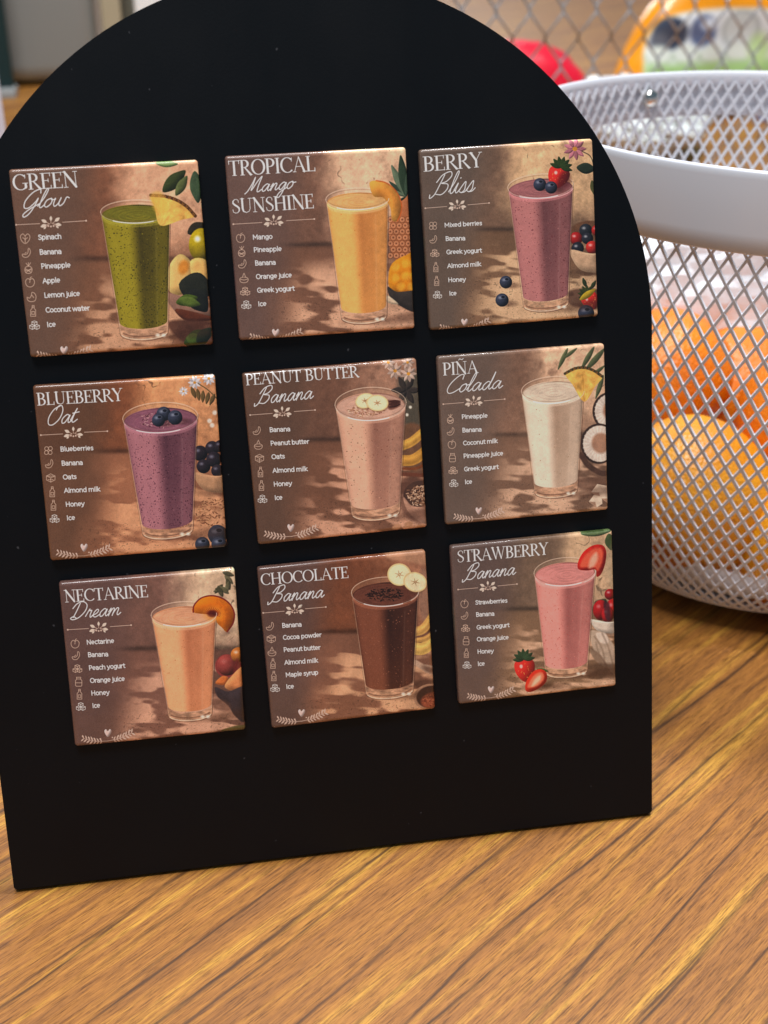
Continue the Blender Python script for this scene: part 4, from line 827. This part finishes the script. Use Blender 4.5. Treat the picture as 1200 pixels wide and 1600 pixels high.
def P3(row, k):
    z, r = row; a = 2*math.pi*(k)/NC+.02*math.sin(z*9); return Vector((r*math.cos(a), r*math.sin(a), tilt(r, a, z))), Vector((math.cos(a), math.sin(a), -.10-.55*max(0, min(1, (z-.05)/.12)))).normalized()
for j in range(len(rows)-1):
    off = .5 if j % 2 else 0; zz0 = rows[j][0]
    for k in range(NC):
        p, n1 = P3(rows[j], k+off)
        for sg in (-.5, .5):
            q, _ = P3(rows[j+1], k+off+sg); ribbon(verts, faces, p, q, n1, (.00155 if sg > 0 else .0013)*(1 if zz0 > .09 else .9), .0010)
me = bpy.data.meshes.new('mesh_wall'); me.from_pydata([tuple(v) for v in verts], [], faces); me.update()
link('mesh_wall', me, WHITE, basket)
def lathe(prof, n=128, close=False, lift=0):
    bm = bmesh.new(); R = []
    for r, z in prof: R.append([bm.verts.new((r*math.cos(2*math.pi*i/n), r*math.sin(2*math.pi*i/n), tilt(r, 2*math.pi*i/n, z)+lift*max(0, math.sin(2*math.pi*i/n))*max(0, (.236-z)/.029))) for i in range(n)])
    L = list(zip(R, R[1:]+([R[0]] if close else [])))
    if not close: L = L[:len(R)-1]
    for a, b in L:
        for i in range(n): bm.faces.new((a[i], a[(i+1) % n], b[(i+1) % n], b[i]))
    bmesh.ops.recalc_face_normals(bm, faces=bm.faces); return bm
band = [(.1394, .2070), (.1400, .2066), (.1408, .2074), (.1413, .215), (.1414, .225), (.1413, .2375), (.1410, .2400), (.1402, .2412), (.1393, .2402), (.1388, .2380), (.1386, .2325), (.1390, .2322), (.1393, .2360), (.1399, .2385), (.1404, .2370), (.1405, .225), (.1402, .213)]
link('rim_band', lathe(band, 160, True, .009), WHITE, basket, sm=True)
base = [(.0, .0060), (.070, .0060), (.0855, .0075), (.0860, .0085), (.070, .0075), (.0, .0075)]
link('base_plate', lathe(base, 96), WHITE, basket, sm=True)
ft = [(.060+.0035*math.cos(a), .0034+.0034*math.sin(a)) for a in np.linspace(0, 2*math.pi, 9)[:-1]]
link('foot_ring', lathe(ft, 64, True), WHITE, basket, sm=True)
STEEL = mat('bright_steel', (.62, .60, .56), .16, 1)
for adeg in (105.7, 285.7):
    a = math.radians(adeg); bm = bmesh.new(); bmesh.ops.create_uvsphere(bm, u_segments=20, v_segments=12, radius=.0052)
    bmesh.ops.scale(bm, vec=(.75, 1, 1), verts=bm.verts)
    if adeg < 200: link('rivet', bm, STEEL, basket, (.1350*math.cos(a), .1350*math.sin(a), .2275), (0, 0, a), True)
    else: bm.free()

# ---------------------------------------------------------------- oranges and the paper they lie in
def peel(name, base, seed):
    m = mat(name, base, .40, spec=.5, Subsurface_Weight=.08); m.node_tree.nodes['Principled BSDF'].inputs['Subsurface Scale'].default_value = .004
    t = NT(m); v = t.n('TexVoronoi', {'Vector': t.coord(0, (1, 1, 1)), 'Scale': 620.}, feature='SMOOTH_F1').outputs[0]
    n = t.noise(t.coord(0, (28, 28, 28), (seed, 0, 0)), 1, 3); b2 = tuple(min(1, c*k) for c, k in zip(base, (.92, .72, .6)))
    t.l(t.mix(t.ramp(n, [(.35, (0, 0, 0)), (.65, (1, 1, 1))]), base, b2), t.b.inputs['Base Color']); t.bump(v, .7, .0008); return m
PEEL = [peel('orange_peel', (.76, .225, .004), 1), peel('orange_peel_golden', (.76, .325, .010), 5)]
CR = Matrix(camR)
def at(u, v, d):
    return Vector((-46.775, -404.399, 367.738))*MM+CR @ Vector(((u-600)/2050, (v-800)/2050, 1))*d
def orange(u, v, d, r, mt, label, seed):
    bm = bmesh.new(); bmesh.ops.create_uvsphere(bm, u_segments=40, v_segments=24, radius=r); rnd = random.Random(seed)
    o3 = Vector((seed*3.1, seed, 0))
    for q in bm.verts:
        n = q.co.normalized(); q.co *= 1+.018*noise.noise(n*1.4+o3)+.004*noise.noise(n*5+o3)
        pole = abs(n.z); q.co.z *= .955-.05*max(0, pole-.93)/.07*(1 if n.z > 0 else .5)
    p = at(u, v, d); root = link('orange', bm, mt, None, p, (rnd.random()*.9-.2, rnd.random()*1.2-.6, rnd.random()*6), True)
    tag(root, label, 'orange', 'oranges in the white wire basket')
    return root
orange(1082, 774, .684, .0425, PEEL[1], 'golden orange lowest in the basket, right behind the edge of the black board', 2)
orange(1036, 588, .748, .0400, PEEL[0], 'deep orange fruit resting above the golden orange, next to the board', 5)
orange(1150, 610, .768, .0410, PEEL[0], 'deep orange fruit in the second layer, in the gap between its two front neighbours', 9)
orange(1272, 655, .700, .0415, PEEL[0], 'upper orange at the right edge of the photo', 12)
orange(1268, 858, .672, .0400, PEEL[1], 'lower orange at the right edge of the photo', 15)
# white crumpled liner
PAPER = mat('white_paper', (.86, .88, .92), .55, Subsurface_Weight=.0); t = NT(PAPER)
t.bump(t.noise(t.coord(0, (45, 45, 45)), 1, 5, .6), .35, .003)
def crumple(rx, ry, rz, seed, amp=.16, n=5):
    bm = bmesh.new(); bmesh.ops.create_icosphere(bm, subdivisions=n, radius=1); o3 = Vector((seed, seed*2.3, 1))
    for q in bm.verts:
        d = q.co.normalized(); f = 1+amp*(abs(noise.noise(d*2.3+o3))*1.6-.4)+amp*.6*(abs(noise.noise(d*5.5+o3))-.2)+amp*.3*noise.noise(d*12+o3)
        q.co = Vector((d.x*rx*f, d.y*ry*f, max(d.z*rz*f, -rz*.98)))
    return bm
o = link('paper_liner', crumple(.090, .030, .070, 3, .10, 5), PAPER, None, (.272, .300, .106)); 
tag(o, 'crumpled white paper bag stuffed in the basket behind the oranges', 'paper bag')

bm = lathe([(.02, .0095), (.066, .0095), (.080, .0115), (.090, .0165), (.0975, .0245), (.102, .036), (.1045, .046)], 72)
for v in bm.verts:
    a = math.atan2(v.co.y, v.co.x); k = noise.noise(Vector((math.cos(a)*3, math.sin(a)*3, v.co.z*40))); v.co.x *= 1-.02*abs(k); v.co.y *= 1-.02*abs(k)
    if v.co.z > .03: v.co.z += .020*k-.004
o = link('tissue_sheet', bm, PAPER, None, (BX, BY, 0), sm=True); tag(o, 'white tissue paper lining the bottom of the wire basket under the oranges', 'tissue paper')
# ---------------------------------------------------------------- things behind, out of focus
# woven wire screen
screen = empty('wire_screen', (.46, .98, 0)); tag(screen, 'upright grey diamond wire screen behind the white basket', 'wire screen')
WIRE = mat('galvanised_wire', (.46, .46, .48), .35, .6)
SW, SH = .80, .34; CW, CH = .0355, .055
bm = bmesh.new(); 
for a, b in (((-SW/2, 0), (-SW/2, SH)), ((SW/2, 0), (SW/2, SH)), ((-SW/2, SH), (SW/2, SH)), ((-SW/2, 0.004), (SW/2, .004))):
    box(bm, min(a[0], b[0])-.004, max(a[0], b[0])+.004, -.004, .004, min(a[1], b[1]), max(a[1], b[1])+(.004 if a[1] == b[1] else 0), .0005, 1) if a[0] == b[0] else box(bm, a[0]+.0045, b[0]-.0045, -.0035, .0035, a[1]-.003, a[1]+.003, .0005, 1)
link('frame', bm, WIRE, screen)
def wire_mesh(ph):
    """one zigzag wire of the weave, bowed at each turn"""
    bm = bmesh.new(); n = int(SH/CH)*2; P = []
    for i in range(n+1):
        z = .008+i*CH/2; x = CW*.5*(1 if (i+ph) % 2 else 0)
        P += [(x, -.0022 if i % 2 else .0022, z-.0025), (x, .0022 if i % 2 else -.0022, z+.0025)]
    rings = []
    for x, y, z in P: rings.append([bm.verts.new((x+.0017*math.cos(a), y+.0017*math.sin(a), z)) for a in np.linspace(0, 2*math.pi, 7)[:-1]])
    for a, b in zip(rings, rings[1:]):
        for i in range(6): bm.faces.new((a[i], a[(i+1) % 6], b[(i+1) % 6], b[i]))
    me = bpy.data.meshes.new('wire'); bm.to_mesh(me); bm.free(); me.materials.append(WIRE)
    for f in me.polygons: f.use_smooth = True
    return me
wms = [wire_mesh(0), wire_mesh(1)]
for k in range(int((SW-.012)/CW*2)): link('wire', wms[k % 2], WIRE, screen, (-SW/2+.005+k*CW/2, 0, 0))

def pillow(w, h, d, seed, n=28, ny=24, dome=0):
    bm = bmesh.new(); uvl = bm.loops.layers.uv.new('UVMap'); G = {}
    for s in (1, -1):
        for i in range(n+1):
            for j in range(ny+1):
                u, v = i/n, j/ny; edge = i in (0, n) or j in (0, ny)
                if s < 0 and edge: continue
                k = (max(0, 1-(2*u-1)**4)*max(0, 1-(2*v-1)**4))**.5; w_ = noise.noise(Vector((u*5+seed, v*5, s)))
                hw = (1-(v*.985)**2)**.5 if dome else 1; rc = .5*(abs(2*v-1)**6)*.12
                G[s, i, j] = bm.verts.new(((u-.5)*(1-rc)*hw*w*(1+.01*w_), -s*(d/2*k*(1+.25*w_)+.0004), v*h+.004*w_*k))
    g = lambda s, i, j: G.get((s, i, j)) or G[1, i, j]
    for s in (1, -1):
        for i in range(n):
            for j in range(ny):
                q = [g(s, i, j), g(s, i+1, j), g(s, i+1, j+1), g(s, i, j+1)]
                f = bm.faces.new(q if s > 0 else q[::-1]); f.smooth = True
                for l, (a, b) in zip(f.loops, ([(i, j), (i+1, j), (i+1, j+1), (i, j+1)] if s > 0 else [(i, j+1), (i+1, j+1), (i+1, j), (i, j)])): l[uvl].uv = (l.vert.co.x/w+.5, l.vert.co.z/h)
    return bm
p = Print([(955, -50), (1324, -50), (1324, 184), (955, 184)], 300); p.img[:] = (246, 156, 10)
p.poly([(1000, 120), (1003, 60), (1030, 30), (1075, 20), (1130, 18), (1190, 24), (1250, 60), (1270, 120), (1250, 170), (1010, 170)], (232, 236, 238), 1, 4)
p.ell(1036, 53, 26, 25, (62, 70, 88), 1, 3); p.ell(1084, 50, 20, 24, (92, 104, 138), 1, 4); p.ell(1092, 40, 12, 9, (226, 232, 244), 1, 4); p.ell(1020, 65, 14, 14, (96, 100, 112), 1, 5)
p.ell(1142, 50, 26, 26, (214, 218, 216), 1, 4); p.arc(1142, 50, 27, 27, 0, 360, 5, (160, 166, 164), .7, 3)
for x in (1020, 1062, 1100, 1142, 1185): p.ell(x, 84, 19, 14, (222, 226, 214), 1, 4); p.arc(x, 84, 20, 14, 0, 180, 3, (160, 178, 140), .7, 3)
p.poly([(1000, 98), (1260, 94), (1250, 170), (1010, 170)], (170, 208, 132), 1, 6, False); p.ell(1172, 80, 16, 24, (190, 220, 140), .8, 6)
px = np.ones((300, 300, 4), np.float32); px[..., :3] = np.clip(p.img, 0, 255)[::-1]/255
img = bpy.data.images.new('print_pouch', 300, 300); img.pixels.foreach_set(px.ravel()); img.update(); img.pack()
PM = mat('pouch_print', (.8, .4, .02), .3, coat=.4); t = NT(PM); t.l(t.n('TexImage', {'Vector': t.n('UVMap').outputs[0]}, image=img).outputs[0], t.b.inputs['Base Color'])
o = link('snack_pouch', pillow(.345, .205, .06, 2, dome=1), PM, None, (.565+.172, 1.405, 0), (math.radians(-3), 0, math.radians(0)))
tag(o, 'orange plastic pouch with white front and dark round fruit printed on it', 'pouch')
RED = mat('crimson_film', (.80, .003, .030), .4, coat=.4)
o = link('red_packet', crumple(.082, .05, .062, 21, .07, 4), RED, None, (.412, 1.26, .068), (0, math.radians(24), 0), True)
tag(o, 'crimson red plastic packet behind the wire screen, beside the arch of the board', 'packet')
KR = mat('kraft_card', srgb(176, 158, 116), .6); bm = bmesh.new(); box(bm, -.022, .022, -.015, .015, 0, .082, .001)
o = link('kraft_carton', bm, KR, None, (.558, 1.16, 0), (0, 0, .8)); tag(o, 'small tan card carton standing in front of the orange pouch', 'carton')
WP = mat('white_bag', (.82, .86, .84), .5); t = NT(WP); t.bump(t.noise(t.coord(0, (40, 40, 40)), 1, 4), .5, .005)
o = link('white_bag', crumple(.092, .150, .040, 8, .14), WP, None, (.540, 1.26, .038)); tag(o, 'flat white paper bag on the counter seen through the far side of the basket', 'paper bag')
bm = bmesh.new(); box(bm, -.035, .035, -.02, .02, 0, .018, .004, 3)
o = link('blue_packet', bm, mat('blue_white_film', (.30, .36, .62), .3, coat=.3), None, (.805, 1.36, 0), (0, 0, .5)); tag(o, 'small blue packet lying on the counter at the right edge', 'packet')

# left background
GREY = mat('grey_enamel_metal', (.30, .33, .33), .34, .35); t = NT(GREY)
app = empty('grey_appliance', (-.43, 2.10, 0)); tag(app, 'blurred grey metal appliance at the back of the counter on the left', 'appliance')
bm = bmesh.new(); box(bm, -.27, .285, -.235, .25, .004, .62, .03, 5); link('housing', bm, GREY, app, sm=True)
for x in (-.2, .22):
    for y in (-.17, .18):
        bm = bmesh.new(); bmesh.ops.create_cone(bm, cap_ends=True, segments=16, radius1=.018, radius2=.02, depth=.008); link('foot', bm, BLACK, app, (x, y, .0))
bm = bmesh.new(); box(bm, -.016, .016, -.016, .016, 0, .55, .004)
o = link('beige_post', bm, mat('beige_paint', srgb(176, 164, 136), .5), None, (-.118, 1.90, 0)); tag(o, 'narrow beige upright right of the grey appliance', 'post')
cart = empty('white_carton', (.02, 1.98, 0)); tag(cart, 'bright white carton standing just left of the top of the arch', 'carton')
bm = bmesh.new(); box(bm, -.10, .12, -.08, .08, 0, .45, .004); link('carton_body', bm, mat('white_card', (.92, .92, .90), .5), cart)
bm = bmesh.new(); box(bm, -.10, .12, -.081, .0, .452, .462, .002); link('carton_flap', bm, mat('brown_card', srgb(92, 70, 58), .6), cart)
bm = bmesh.new(); box(bm, -.022, .022, -.02, .02, 0, .5, .004)
o = link('olive_panel', bm, mat('olive_paint', srgb(128, 126, 112), .5), None, (-.092+.010, 1.97, 0)); tag(o, 'narrow olive grey upright between the beige post and the white carton', 'post')
teal = empty('teal_stand', (-.390, 1.80, 0)); tag(teal, 'dark teal panel on a pale foot at the left edge', 'panel')
bm = bmesh.new(); box(bm, -.115, .115, -.012, .012, .014, .5, .003); link('panel', bm, mat('dark_teal', (.0, .022, .024), .5), teal)
bm = bmesh.new(); box(bm, -.118, .118, -.030, .018, 0, .0135, .002); link('foot', bm, mat('pale_foot', (.34, .36, .36), .5), teal)
wb = link('white_card', (lambda b: (box(b, -.14, .0, -.0012, .0012, 0, .40, .0004, 1), b)[1])(bmesh.new()), mat('white_sheet', (.80, .82, .95), .5), None, (-.1725, .70, .0), (math.radians(0), 0, math.radians(4)))
tag(wb, 'white card sheet whose edge shows at the far left beside the arch', 'card')
